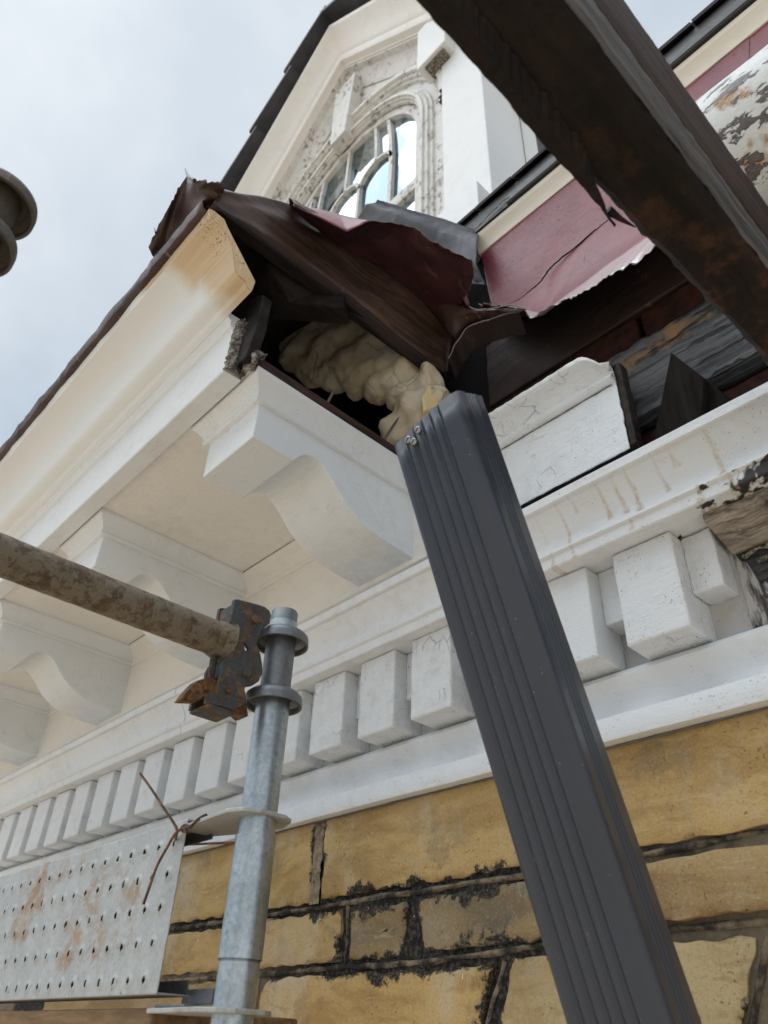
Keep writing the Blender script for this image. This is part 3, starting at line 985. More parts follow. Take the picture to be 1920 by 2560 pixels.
P = [[(-.60 + .0045 * i, .992 + .028 * (i / 30) + .004 * nz(i, 0, 0, .9), 1.152 + .004 * nz(i, 3, 0, .8) - .010 * (i / 30) ** 2),
      (-.60 + .0045 * i, 1.046, 1.153)] for i in range(31)]
add('broken_top', grid(P), 'wood_dark', corn, 30, solid=.006)

# soffit and its broken edge
add('soffit', box(XL, -1.022, .505, 1.03, 1.165, 1.190), 'paint_soffit', corn, 0)
add('soffit_edge', box(-1.0215, -1.0035, .512, 1.03, 1.1665, 1.197), 'wood_edge', corn, 0, bevel=.002, rough=.003, rs=.03, sub=3)
crack_line(.974, 1.1645, -4.4, -1.27, .0018)
crack_line(1.0185, 1.0965, -.97, -.48, .0024)
crack_line(.510, 1.1635, -4.4, -1.30, .0016)
crack_line(1.057, .4105, -2.0, -.2, .0022)

# brackets
S_ = [(.6625, 1.0135), (.672, 1.028), (.687, 1.044), (.7, 1.0505), (.715, 1.0515), (.733, 1.047), (.749, 1.037), (.768, 1.019), (.786, 1.0005), (.807, .982), (.829, .9675),
      (.856, .954), (.886, .945), (.92, .940), (.957, .937), (1.0205, .934)]
bw0, bw1 = -.1905, 0.0
stn = [(.556, 1.0125), (.585, 1.0125), (.62, 1.013), (.655, 1.0135)] + S_
rows = [[(bw0, y, z), ((bw0 + bw1) / 2, y, z), (bw1, y, z), (bw1, y, (z + 1.16) / 2), (bw1, y, 1.16), (bw0, y, 1.16), (bw0, y, (z + 1.16) / 2)] for y, z in stn]
bv, bf_ = grid(rows, True)
bf_.append((0, 1, 2, 3, 4, 5, 6))
body_me = mesh('bracket_body', bv, bf_, 'paint_white', 32)
cprof = [(.000, 1.1055), (.010, 1.106), (.0135, 1.109), (.0135, 1.114), (.010, 1.1175), (.012, 1.122), (.016, 1.131), (.023, 1.141), (.031, 1.149), (.036, 1.153), (.038, 1.157), (.038, 1.1645), (.0, 1.1648)]
rows = []
for off, z in cprof:
    rows.append([(bw0 - off, 1.018, z), (bw0 - off, .78, z), (bw0 - off, .556 - off, z), ((bw0 + bw1) / 2, .556 - off, z), (bw1 + off, .556 - off, z), (bw1 + off, .78, z), (bw1 + off, 1.018, z)])
crown_me = mesh('bracket_crown', *grid(rows), 'paint_white', 32)
for i in range(6):
    x = -1.0365 - .7175 * i
    br = obj('bracket', body_me, corn, (x, 0, 0))
    mods(br, .003, 2, .002 if i < 2 else 0, .04, 2 if i < 2 else 0)
    cw = obj('bracket_crown', crown_me, None, (x, 0, 0))
    cw.parent = br
    cw.location = (0, 0, 0)
    mods(cw, 0, 2, .0012 if i < 2 else 0, .03, 2 if i < 2 else 0)
# rotten corner where crown meets the fascia
P = []
for i in range(14):
    for_ = i / 13
    x = -1.06 + .075 * for_
    P.append([(x, .508 + .008 * nz(x, 0, 0, 60), 1.158 + .008 * nz(x, 1, 0, 60)), (x, .500 + .01 * nz(x, 4, 0, 50), 1.185 + .01 * nz(x, 2, 0, 60)), (x, .53, 1.198 + .008 * nz(x, 3, 0, 70))])
add('rotten_corner', grid(P), 'splinter', corn, 40, solid=.008, rough=.012, rs=.015, sub=2)

# fascia with its small mouldings, end broken
fas = [(.512, 1.152), (.4705, 1.150), (.468, 1.1525), (.468, 1.19), (.468, 1.235), (.468, 1.2835), (.4665, 1.2855), (.4605, 1.287), (.4585, 1.290), (.4585, 1.299), (.456, 1.303), (.4505, 1.306), (.449, 1.312), (.449, 1.322), (.512, 1.324)]
V, F = run(fas, XL, -1.0500, .05, .0008)
n_last = len(V) - len(fas)
add('fascia', (V, F), 'paint_white', corn, 30)
# splintered end of the fascia
P = []
for j in range(22):
    z = 1.152 + .170 * j / 21
    lean = -.055 * max(0, (z - 1.27) / .05) + .012 * nz(0, 1, z, 30)
    P.append([(-1.052, .468, z), (-1.043 + lean * .3 + .007 * nz(3, 0, z, 90), .470 + .003 * nz(1, 0, z, 90), z + .003 * nz(0, 5, z, 70)),
              (-1.034 + lean * .2 + .010 * nz(5, 0, z, 120), .482 + .006 * nz(2, 0, z, 90), z), (-1.040 + .01 * nz(8, 0, z, 100), .500, z), (-1.05, .511, z)])
add('fascia_splinters', grid(P), 'splinter', corn, 30, rough=.010, rs=.012, sub=2)
for q in range(26):
    z = 1.16 + .16 * random.random()
    x = -1.04 + .008 * random.random()
    l = random.uniform(.006, .020)
    add('splinter', tube([(x - .006, .478 + .02 * random.random(), z), (x + l * .6, .476 + .02 * random.random(), z + random.uniform(-.006, .006)), (x + l, .474 + .025 * random.random(), z + random.uniform(-.012, .012))], .0016, 5, True, lambda t: .0018 * (1 - .8 * t)), 'splinter', corn, 30)
add('fascia_backing', prism_y([(-1.075, 1.176), (-.999, 1.166), (-.978, 1.25), (-.9795, 1.352), (-1.01, 1.378), (-1.075, 1.378)], .486, .512), 'wood_black', corn, 0, bevel=.003)

# crown moulding with its bare pine end
cro = [(.449, 1.3105), (.4365, 1.3135), (.4345, 1.3155), (.4335, 1.324), (.4315, 1.3262), (.422, 1.3270), (.412, 1.3292), (.4045, 1.334), (.3995, 1.342), (.396, 1.354), (.393, 1.367), (.3895, 1.380), (.385, 1.393), (.379, 1.406),
       (.371, 1.418), (.361, 1.4275), (.349, 1.4345), (.336, 1.4395), (.3225, 1.4435), (.3185, 1.4445), (.3175, 1.448), (.3105, 1.4655), (.3225, 1.470), (.349, 1.467), (.361, 1.450), (.452, 1.346)]
add('crown_moulding', run(cro, XL, -.9600, .06, .0006), 'crown_paint', corn, 30, bevel=0)
n = len(cro)
add('sawn_end', ([(-.9590 + .0008 * nz(y, z, 0, 90), y, z) for y, z in cro], [tuple(range(n))]), 'pine_end', corn, 0)

# nails standing in the broken edge
for a, c in (((-1.012, .520, 1.194), (-1.006, .528, 1.220)), ((-1.012, .712, 1.194), (-1.0, .721, 1.240)), ((-1.012, .888, 1.194), (-.998, .925, 1.290))):
    add('nail', tube([a, Vector(a).lerp(Vector(c), .8), c], .003, 8, True, lambda t: .0034 if t < .9 else .0012), 'steel_nail', corn)

# ------------------------------------------------------------------ inside of the broken eave
cav = thing('eave_framing', 'black rafters and boards inside the broken eave', 'framing', (-1.2, .9, 1.19))
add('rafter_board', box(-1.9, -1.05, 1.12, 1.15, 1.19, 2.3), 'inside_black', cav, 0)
add('light_blocker', box(-1.95, -1.92, .53, 1.15, 1.19, 2.1), 'inside_black', cav, 0)  # unseen black board, added to block light inside the cavity
# roof boards, dark from below
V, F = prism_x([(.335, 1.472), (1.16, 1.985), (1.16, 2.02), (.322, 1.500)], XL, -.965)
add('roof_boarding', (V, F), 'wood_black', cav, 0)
# lookout joist, black
jb = [(-1.098, 0.578, 1.450), (-1.027, 0.581, 1.450), (-0.908, 0.720, 1.450), (-0.904, 0.809, 1.450)]
jt = [(-1.086, 0.519, 1.500), (-1.001, 0.493, 1.500)]
far = Vector((.30, .34, 0))
b0, b1 = Vector(jb[0]), Vector(jb[1])
dj = (Vector(jb[3]) - Vector(jb[0])).normalized()
t0, t1 = Vector(jt[0]), Vector(jt[1])
e0, e1 = b0 + dj * .19, b1 + dj * .13
V = [b0, b1, e1, e0, t0, t1, e1 + Vector((0, 0, .10)), e0 + Vector((0, 0, .10))]
add('lookout_joist', (V, [(0, 1, 2, 3), (4, 5, 6, 7), (0, 1, 5, 4), (1, 2, 6, 5), (2, 3, 7, 6), (3, 0, 4, 7)]), 'wood_black', cav, 0, bevel=.003)
add('side_joist', box(-1.9, -1.42, .60, .70, 1.40, 1.62), 'wood_black', cav, 0)

# expanding foam
foam = None
FOAM = dict(zip([(700, 775), (745, 745), (790, 770), (800, 850), (850, 800), (850, 900), (900, 760), (920, 850), (930, 940), (980, 790), (1000, 890), (1020, 960), (1060, 760), (1080, 840), (1080, 930), (1110, 1000), (1140, 800), (1170, 890), (1180, 970), (1200, 1040), (1240, 900), (1270, 990), (1250, 1080), (1215, 1130), (1200, 1190), (1300, 1060), (1290, 1130), (1340, 960), (1380, 1020), (1430, 1050)], [(-1.400, 0.789, 1.799), (-1.367, 0.803, 1.815), (-1.335, 0.824, 1.779), (-1.327, 0.836, 1.699), (-1.291, 0.848, 1.732), (-1.291, 0.859, 1.639), (-1.255, 0.862, 1.755), (-1.240, 0.877, 1.663), (-1.233, 0.888, 1.578), (-1.197, 0.890, 1.700), (-1.182, 0.904, 1.600), (-1.168, 0.914, 1.531), (-1.139, 0.912, 1.700), (-1.124, 0.922, 1.617), (-1.124, 0.927, 1.536), (-1.102, 0.937, 1.464), (-1.081, 0.935, 1.632), (-1.059, 0.945, 1.537), (-1.052, 0.950, 1.464), (-1.037, 0.955, 1.396), (-1.008, 0.958, 1.500), (-0.986, 0.964, 1.409), (-1.001, 0.964, 1.344), (-1.026, 0.960, 1.317), (-1.037, 0.960, 1.276), (-0.964, 0.968, 1.338), (-0.972, 0.969, 1.288), (-0.935, 0.972, 1.403), (-0.906, 0.975, 1.335), (-0.870, 0.977, 1.287)]))
fm_pts = []
for (q, r) in (((700, 775), .022), ((745, 745), .030), ((790, 770), .045), ((800, 850), .045), ((850, 800), .05), ((850, 900), .045), ((900, 760), .05), ((920, 850), .055), ((930, 940), .042), ((980, 790), .055), ((1000, 890), .05),
               ((1020, 960), .035), ((1060, 760), .05), ((1080, 840), .05), ((1080, 930), .045), ((1110, 1000), .035), ((1140, 800), .045), ((1170, 890), .045), ((1180, 970), .04), ((1200, 1040), .032), ((1240, 900), .04), ((1270, 990), .04),
               ((1250, 1080), .04), ((1215, 1130), .036), ((1200, 1190), .034), ((1300, 1060), .035), ((1290, 1130), .034), ((1340, 960), .035), ((1380, 1020), .03), ((1430, 1050), .025)):
    k_ = abs(FOAM[q][0]) / 1.05
    fm_pts.append((*FOAM[q], r * k_))
mb = bpy.data.metaballs.new('foam_insulation')
random.seed(11)
bmf = bmesh.new()
for (x, y, z, r) in fm_pts:
    for q in range(3):
        rr = r * 1.1 * (random.uniform(.55, .9) if q else 1.0)
        dx, dy, dz = (random.uniform(-.75, .75) * r if q else 0 for _ in range(3))
        bmesh.ops.create_icosphere(bmf, subdivisions=2, radius=rr * 1.05, matrix=Matrix.Translation((x + dx, y + dy, z + dz)) @ Matrix.Diagonal((1, 1, random.uniform(.7, 1), 1)))
bpy.data.metaballs.remove(mb)
fme = bpy.data.meshes.new('foam_insulation')
bmf.to_mesh(fme)
bmf.free()
fme.materials.append(MT['foam'])
fme.shade_smooth()
fo = obj('foam_insulation', fme, None)
m = fo.modifiers.new('remesh', 'REMESH')
m.mode = 'VOXEL'
m.voxel_size = .008
m.use_smooth_shade = True
m = fo.modifiers.new('melt', 'SMOOTH')
m.iterations = 14
mods(fo, rough=.035, rs=.06)
mods(fo, rough=.010, rs=.02)
m = fo.modifiers.new('smooth', 'SMOOTH')
m.iterations = 2
tag(fo, 'lumpy cream expanding foam inside the dark eave opening', 'insulation foam')
V = [Vector(p) for p in [(-0.915, 0.921, 1.298), (-0.915, 0.941, 1.358), (-0.905, 0.984, 1.383), (-0.895, 1.016, 1.357), (-0.895, 1.009, 1.335), (-0.905, 0.954, 1.275), (-0.912, 0.924, 1.254)]]
n = len(V)
V2 = V + [p + Vector((-.03, .03, 0)) for p in V]
F = [tuple(range(n)), tuple(range(n, 2 * n))[::-1]] + [(i, (i + 1) % n, n + (i + 1) % n, n + i) for i in range(n)]
fc = add('foam_slab', (V2, F), 'foam_cut', fo, 30, bevel=.006, rough=.006, rs=.03, sub=3)

# ------------------------------------------------------------------ torn metal roof lining
lin = thing('roof_lining', 'torn brown metal roof lining sagging over the eave opening', 'metal sheet', (-.95, .6, 1.49))
A = resample([(-0.955, 0.314, 1.481), (-0.950, 0.405, 1.497), (-0.945, 0.485, 1.497), (-0.940, 0.583, 1.501), (-0.940, 0.699, 1.504), (-0.940, 0.858, 1.491), (-0.935, 1.025, 1.478)], 60)
B = resample([(-0.955, 0.324, 1.549), (-0.952, 0.423, 1.633), (-0.945, 0.494, 1.673), (-0.938, 0.580, 1.701), (-0.925, 0.675, 1.744), (-0.915, 0.804, 1.829), (-0.885, 0.911, 1.800), (-0.900, 1.038, 1.665), (-0.930, 1.034, 1.485)], 60)
add('cheek_sheet', ruled(A, B, 16, lambda u, v: (.012 * nz(u * 5, v * 3, 1), 0, 0), jag=.004), 'board_brown', lin, 50, solid=.002)
# dark under-strip of the cheek (folded edge)
A2 = [p + Vector((-.03, 0, -.012)) for p in A]
add('under_fold', ruled(A, A2, 3), 'dark_sheet', lin, 50, solid=.002)
# torn covering that hangs out over the cheek: shade coloured in as maroon underneath, pink-red on top
A = resample([(-0.944, 0.495, 1.662), (-0.938, 0.572, 1.647), (-0.930, 0.663, 1.646), (-0.925, 0.770, 1.669), (-0.915, 0.889, 1.654), (-0.910, 1.001, 1.623), (-0.915, 1.044, 1.624)], 60)
B = resample([(-0.857, 0.460, 1.526), (-0.846, 0.530, 1.539), (-0.821, 0.580, 1.518), (-0.803, 0.620, 1.583), (-0.777, 0.680, 1.619), (-0.756, 0.730, 1.632), (-0.742, 0.780, 1.604), (-0.718, 0.820, 1.586), (-0.688, 0.860, 1.558), (-0.715, 0.900, 1.562), (-0.759, 0.930, 1.565)], 60)
add('hanging_flap', ruled(A, B, 16, lambda u, v: (.012 * math.sin(math.pi * v), -.02 * math.sin(math.pi * v), .008 * nz(u * 7, v * 4, 2)), jag=.006, js=55), 'red_shaded_under', lin, 50, solid=.0015, rough=.010, rs=.05)
A = resample([(-0.950, 0.500, 1.685), (-0.911, 0.560, 1.688), (-0.867, 0.600, 1.657), (-0.824, 0.640, 1.631)], 30)
B = resample([(-0.859, 0.455, 1.524), (-0.841, 0.527, 1.530), (-0.817, 0.577, 1.510), (-0.800, 0.620, 1.578)], 30)
add('flap_top', ruled(A, B, 8, lambda u, v: (0, 0, .006 * math.sin(math.pi * v)), jag=.002), 'red_sheet', lin, 50, solid=.0012)
def rim(pts, r=.0011, jit=.0012, mat='torn_edge', par=None, nm='torn_rim'):
    P_ = [Vector(p) + Vector((jit * nz(i, 0, 0, .9), -.0006, jit * 1.5 * nz(i, 1, 0, 1.1))) for i, p in enumerate(pts)]
    return add(nm, tube(P_, r, 5, True, lambda t: r * (.3 + 1.1 * abs(nz(t * 70, 0, 0)))), mat, par, 40)
fl_v = lin.children[-2].data.vertices
rim([fl_v[k * 17 + 16].co for k in range(60)], .0013, .0008, 'torn_edge', lin)
# top sheet running left along the eave above the crown
P = []
for i in range(160):
    x = XL + (-.968 - XL) * i / 159
    w_ = nz(x, 0, 0, 9) * .006 + nz(x, 0, 0, 31) * .003
    P.append([(x, .316 + w_ * .5, 1.462 + w_ * .3), (x, .299 + w_, 1.466 + w_), (x, .292 + w_, 1.484 + w_), (x, .305 + w_, 1.512 + w_), (x, .40, 1.570 + w_), (x, .80, 1.815), (x, 1.16, 2.04)])
add('eave_sheet', grid(P), 'brown_sheet', lin, 50, solid=.0025)
# curled torn corner above the crown end
A = resample([(-1.203, 0.298, 1.526), (-1.137, 0.302, 1.527), (-1.075, 0.306, 1.524), (-1.020, 0.310, 1.511), (-0.985, 0.316, 1.503), (-0.972, 0.345, 1.544)], 44)
M_ = resample([(-1.179, 0.285, 1.502), (-1.126, 0.285, 1.537), (-1.072, 0.288, 1.562), (-1.029, 0.290, 1.567), (-0.992, 0.300, 1.564), (-0.954, 0.330, 1.545)], 44)
B = resample([(-1.174, 0.272, 1.511), (-1.122, 0.266, 1.540), (-1.068, 0.260, 1.545), (-1.054, 0.260, 1.608), (-1.037, 0.266, 1.637), (-1.000, 0.274, 1.584), (-0.977, 0.282, 1.567), (-0.951, 0.290, 1.535), (-0.896, 0.300, 1.476), (-0.916, 0.315, 1.493)], 44)
rows = []
for a, m_, c in zip(A, M_, B):
    row = []
    for k in range(13):
        t = k / 12
        p = a * (1 - t) ** 2 + (m_ * 2 - (a + c) * .5) * 2 * t * (1 - t) + c * t * t
        if k == 12:
            p = p + (c - a).normalized() * .006 * (nz(p.x, p.y, p.z, 70) + .7 * nz(p.x, p.y, p.z, 190))
        row.append(p)
    rows.append(row)
add('curled_corner', grid(rows), 'brown_sheet', lin, 50, solid=.002)
C_ = resample([(-0.984, 0.318, 1.502), (-0.963, 0.320, 1.504), (-0.970, 0.325, 1.554), (-0.958, 0.330, 1.558)], 12)
tip = [(-1.065, 0.262, 1.702), (-1.038, 0.262, 1.647), (-1.014, 0.264, 1.601), (-0.984, 0.270, 1.557)]
add('torn_spike', tube(tip, .004, 6, True, lambda t: .0012 + .004 * t), 'brown_sheet', lin, 40)
tip = [(-1.144, 0.262, 1.544), (-1.137, 0.265, 1.528), (-1.130, 0.267, 1.515)]
add('torn_spike', tube(tip, .003, 6, True, lambda t: .001 + .003 * t), 'brown_sheet', lin, 40)
# end board between crown and cheek
add('end_rafter', prism_x([(.33, 1.478), (1.06, 1.500), (1.06, 1.60), (.40, 1.53)], -.985, -.957), 'wood_black', lin, 0)
# crumpled curl beside the red gutter back
A = resample([(-0.855, 0.955, 1.667), (-0.830, 0.955, 1.611), (-0.790, 0.955, 1.550), (-0.743, 0.960, 1.506), (-0.691, 0.965, 1.474), (-0.622, 0.970, 1.410)], 40)
B = resample([(-0.895, 0.985, 1.602), (-0.879, 0.990, 1.544), (-0.858, 0.990, 1.526), (-0.815, 0.990, 1.538), (-0.758, 0.985, 1.508), (-0.665, 0.975, 1.441)], 40)
add('crumpled_curl', ruled(A, B, 10, lambda u, v: (0, -.03 * math.sin(math.pi * v) * (1 - u), .008 * nz(u * 6, v * 4, 0)), jagA=.005, js=70), 'brown_sheet', lin, 50, solid=.0015)
A = resample([(-0.848, 0.952, 1.658), (-0.788, 0.940, 1.624), (-0.772, 0.945, 1.606), (-0.781, 0.950, 1.586), (-0.777, 0.955, 1.546)], 24)
B = resample([(-0.859, 0.975, 1.621), (-0.823, 0.970, 1.609), (-0.804, 0.968, 1.590), (-0.795, 0.965, 1.571), (-0.775, 0.960, 1.537)], 24)
add('crumpled_curl', ruled(A, B, 8, lambda u, v: (0, -.02 * math.sin(math.pi * v), 0), jagA=.004, js=70), 'brown_sheet', lin, 50, solid=.0015)
E_ = smooth_pts([(-0.874, 0.975, 1.446), (-0.863, 0.975, 1.457), (-0.852, 0.975, 1.478), (-0.831, 0.975, 1.492), (-0.808, 0.973, 1.506), (-0.774, 0.972, 1.495), (-0.729, 0.972, 1.472), (-0.686, 0.972, 1.453), (-0.645, 0.972, 1.425)], 6)
E_ = [p + Vector((.0015 * nz(i, 0, 0, .8), 0, .002 * nz(i, 1, 0, .9))) for i, p in enumerate(E_)]
add('torn_rim', tube(E_, .0022, 6, True, lambda t: .0022 * (.6 + .8 * abs(nz(t * 50, 0, 0)))), 'torn_edge', lin, 40)
A = [p for p in E_]
B = [p + Vector((-.02, .05, -.02)) for p in E_]
add('torn_strip', ruled(A, B, 4), 'dark_sheet', lin, 40)
E_ = smooth_pts([(-0.785, 0.940, 1.620), (-0.786, 0.945, 1.602), (-0.785, 0.950, 1.573), (-0.774, 0.955, 1.539), (-0.741, 0.958, 1.505), (-0.695, 0.962, 1.477), (-0.656, 0.966, 1.453), (-0.625, 0.968, 1.415)], 6)
E_ = [p + Vector((.0015 * nz(i, 4, 0, .8), -.002, .002 * nz(i, 5, 0, .9))) for i, p in enumerate(E_)]
add('torn_rim', tube(E_, .002, 6, True, lambda t: .002 * (.6 + .8 * abs(nz(t * 50, 3, 0)))), 'torn_edge', lin, 40)

# ------------------------------------------------------------------ red gutter back
red = thing('gutter_back', 'dark red painted metal gutter back with cracked paint and torn glossy lower edge', 'gutter lining', (-.5, 1.1, 1.4))
bot = resample([(-0.785, 1.000, 1.601), (-0.712, 0.990, 1.523), (-0.639, 0.980, 1.438), (-0.614, 0.965, 1.369), (-0.576, 0.965, 1.360), (-0.539, 0.965, 1.355), (-0.505, 0.965, 1.340), (-0.471, 0.965, 1.326), (-0.425, 0.965, 1.328), (-0.388, 0.965, 1.322), (-0.352, 0.965, 1.310), (-0.324, 0.965, 1.320), (-0.294, 0.965, 1.319), (-0.234, 0.965, 1.324)], 110)
P = []
for i, q in enumerate(bot):
    u = i / 109
    x0 = -.862 + u * .86
    zz = q.z
    row = []
    prof_ = [(1.122, 2.045), (1.122, 1.95), (1.121, 1.85), (1.120, 1.76), (1.117, 1.69), (1.109, 1.63), (1.091, 1.565), (1.060, 1.495), (1.017, 1.418)]
    for k, (yy, z) in enumerate(prof_):
        t = k / len(prof_)
        t2 = max(0, (t - .35) / .65)
        x = x0 + (q.x - x0) * t
        y2 = yy + (q.y - .965) * t2
        lim = q.z + .02 * (len(prof_) - k)
        row.append((x, y2 + .004 * nz(x, z, 0, 7), max(z, lim)))
    jag_ = .011 * nz(q.x, 0, q.z, 45) + .010 * nz(q.x, 2, q.z, 120)
    row.append((q.x, q.y + .004 * nz(q.x, 0, 0, 25), q.z + jag_ + .002))
    P.append(row)
V, F = grid(P)
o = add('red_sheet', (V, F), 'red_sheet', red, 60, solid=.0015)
o.modifiers.new('s', 'SUBSURF').levels = 1
rim([P[k][-1] for k in range(0, 110)], .0014, .001, 'torn_edge', red)
add('red_strip', box(-.03, 1.2, 1.122, 1.126, 1.5, 2.045), 'red_sheet', red, 0)
# long crack lip in the paint
ck = smooth_pts([(-0.440, 1.118, 1.744), (-0.470, 1.118, 1.740), (-0.496, 1.117, 1.736), (-0.550, 1.116, 1.728), (-0.599, 1.113, 1.719), (-0.635, 1.108, 1.700), (-0.655, 1.098, 1.666), (-0.681, 1.085, 1.642), (-0.709, 1.070, 1.618), (-0.733, 1.050, 1.601)], 6)
ck = [p + Vector((.002 * nz(i, 0, 0, .7), 0, .003 * nz(i, 1, 0, .5))) for i, p in enumerate(ck)]
add('paint_crack', tube(ck, .0022, 6, True, lambda t: .0005 + .0026 * math.sin(math.pi * min(1, t * 1.05)) * (.6 + .6 * abs(nz(t * 30, 0, 0)))), 'inside_black', red, 40)
# cream moulding over it
crm = [(1.14, 2.022), (1.117, 2.022), (1.115, 2.030), (1.112, 2.040), (1.106, 2.055), (1.097, 2.068), (1.0935, 2.074), (1.092, 2.086), (1.14, 2.09)]
add('cream_moulding', run(crm, -.865, 1.2, .08, .0008), 'paint_cream', red, 30)

# inner boards and brick exposed under it
inn = thing('exposed_backing', 'charred beam, brick and dark boards laid bare behind the missing cornice', 'exposed wall', (-.4, 1.1, .84))
add('inner_board', box(-.855, .6, 1.104, 1.122, 1.352, 1.58), 'dark_sheet', inn, 0, bevel=.003, rough=.012, rs=.08, sub=5)
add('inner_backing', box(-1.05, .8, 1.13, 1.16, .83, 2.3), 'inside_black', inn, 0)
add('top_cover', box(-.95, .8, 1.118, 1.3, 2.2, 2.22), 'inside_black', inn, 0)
x = -.86
while x < .3:
    add('brick', box(x, x + .205, 1.102, 1.13, 1.262, 1.338), 'brick_red', inn, 0, bevel=.006, rough=.008, rs=.03, sub=3)
    x += .218
x = -.75
while x < .3:
    add('brick', box(x, x + .205, 1.104, 1.13, .94, 1.02), 'brick_red', inn, 0, bevel=.006, rough=.008, rs=.03, sub=3)
    add('brick', box(x + .1, x + .305, 1.104, 1.13, .852, .930), 'brick_red', inn, 0, bevel=.006, rough=.008, rs=.03, sub=3)
    x += .218
P = []
for i in range(120):
    x = -.86 + 1.2 * i / 119
    P.append([(x, 1.135, 1.236 - .004 * nz(x, 0, 0, 30)), (x, 1.106 + .006 * nz(x, 3, 0, 40), 1.240), (x, 1.100 + .008 * nz(x, 1, 0, 50), 1.252 + .005 * nz(x, 5, 0, 30)), (x, 1.108, 1.266 + .006 * nz(x, 2, 0, 35)), (x, 1.135, 1.27)])
add('mortar_bed', grid(P), 'mortar_grey', inn, 40)
V, F = run([(1.128, 1.046), (1.082, 1.044), (1.078, 1.06), (1.080, 1.10), (1.078, 1.14), (1.081, 1.18), (1.079, 1.215), (1.084, 1.240), (1.128, 1.242)], -.56, .5, .01, .003)
add('charred_beam', (V, F), 'wood_charred', inn, 40, rough=.010, rs=.03, sub=1)

# triangular wedges
tri = [(-0.412, 1.015, 0.913), (-0.347, 1.015, 1.074), (-0.305, 1.015, 0.976), (-0.328, 1.015, 0.916)]
t = add('timber_wedge', prism_y([(p[0], p[2]) for p in tri[:3]] + [(tri[3][0], tri[3][2] - .02), (tri[0][0], tri[0][2] - .03)], 1.003, 1.022), 'wood_triangle', None, 0, bevel=.001)
tag(t, 'tall pointed dark timber wedge standing behind the white bed moulding', 'timber wedge')
tri = [(-0.336, 1.040, 0.930), (-0.312, 1.040, 0.998), (-0.285, 1.040, 0.933)]
t = add('timber_wedge', prism_y([(tri[0][0], tri[0][2] - .03), (tri[1][0], tri[1][2]), (tri[2][0], tri[2][2]), (tri[2][0], tri[2][2] - .03)], 1.026, 1.045), 'wood_triangle', None, 0, bevel=.001)
tag(t, 'small dark timber offcut leaning right of the pointed wedge', 'timber wedge')

# rusty white gutter end at the upper right
P = []
gut = thing('rusty_gutter', 'rusted half-round gutter with peeling white paint at the upper right', 'gutter', (.1, 1.0, 1.5))
for i in range(50):
    x = -.19 + .9 * i / 49
    row = []
    for k in range(25):
        a = R(-95 + 200 * k / 24)
        rr = .165 + .004 * nz(x, k * .3, 0, 6)
        row.append((x + (.012 * nz(0, k, 0, .9) if i == 0 else 0), 1.095 - rr * math.cos(a), 1.56 + rr * math.sin(a)))
    P.append(row)
add('gutter_shell', grid(P), 'rusty_gutter', gut, 60, solid=.004)
for (a, c) in (((-.02, .93, 1.70), .018), ((-.1, .965, 1.46), .022), ((-.02, .925, 1.50), .016)):
    pass

# ------------------------------------------------------------------ main roof eave
roof = thing('main_roof', 'dark slate roof edge with black eave board above the red gutter', 'roof', (-.2, 1.1, 2.14))
add('eave_board', run([(1.14, 2.0905), (1.083, 2.0905), (1.079, 2.097), (1.079, 2.128), (1.14, 2.132)], -.72, 1.2, .05, .0015), 'gutter_black', roof, 30)
add('eave_batten', run([(1.14, 2.0903), (1.0865, 2.0903), (1.0855, 2.172), (1.14, 2.175)], -.90, 1.2, .05, .0015), 'gutter_black', roof, 30)
x = -.95
sl = None
for row_ in range(5):
    x = -.98 + (.07 if row_ % 2 else 0)
    while x < 1.1:
        y0 = 1.072 + row_ * .105
        z0 = 2.177 + row_ * .135
        w_ = .145
        pts = [(x + .003, y0 + .004 * nz(x, 0, 0, 9), z0), (x + w_, y0 + .004 * nz(x, 3, 0, 9), z0), (x + w_, y0 + .19, z0 + .23), (x + .003, y0 + .19, z0 + .23)]
        if not (row_ > 0 and x < -.80):
            V = pts + [(p[0], p[1] - .004, p[2] + .008) for p in pts]
            add('slate', (V, [(0, 3, 2, 1), (4, 5, 6, 7), (0, 1, 5, 4), (1, 2, 6, 5), (2, 3, 7, 6), (3, 0, 4, 7)]), 'slate', roof, 0)
        x += w_ + .002
wire = smooth_pts([(-0.855, 1.079, 2.091), (-0.810, 1.079, 2.098), (-0.786, 1.079, 2.109), (-0.751, 1.079, 2.112), (-0.734, 1.079, 2.119), (-0.709, 1.079, 2.110)], 6)
add('loose_wire', tube(wire, .0022, 6), 'torn_edge', roof)
for q in [(-0.810, 1.079, 2.105), (-0.750, 1.079, 2.113)]:
    add('wire_tail', tube([q, (q[0] + .008, q[1], q[2] - .016)], .0016, 6), 'torn_edge', roof)

# lead roll at the valley
ld = [(-1.089, 0.800, 2.107), (-1.018, 0.820, 2.158), (-0.933, 0.960, 2.136), (-0.846, 1.100, 2.104), (-0.832, 1.100, 1.935), (-0.856, 1.080, 1.939)]
A = resample(ld[1:4], 24)
low = resample([(-1.089, 0.800, 2.107), (-1.011, 0.860, 2.002), (-0.952, 1.000, 1.956), (-0.832, 1.060, 1.883)], 24)
right = resample([(-1.118, 0.900, 2.369), (-1.030, 1.060, 2.358), (-0.923, 1.200, 2.296)], 24)
P = []
for i in range(24):
    a, l, r_ = A[i], low[i], right[i]
    P.append([l + Vector((0, .04, -.06)), l, l.lerp(a, .55) + Vector((.01, -.015, 0)), l.lerp(a, .9), a + Vector((0, 0, .004)), a + Vector((.012, .02, -.004)), a + Vector((.02, .12, -.12))])
le = add('lead_roll', grid(P), 'lead', None, 50, solid=.004, rough=.012, rs=.06, sub=2)
tag(le, 'grey dressed lead roll at the foot of the dormer post', 'lead flashing')

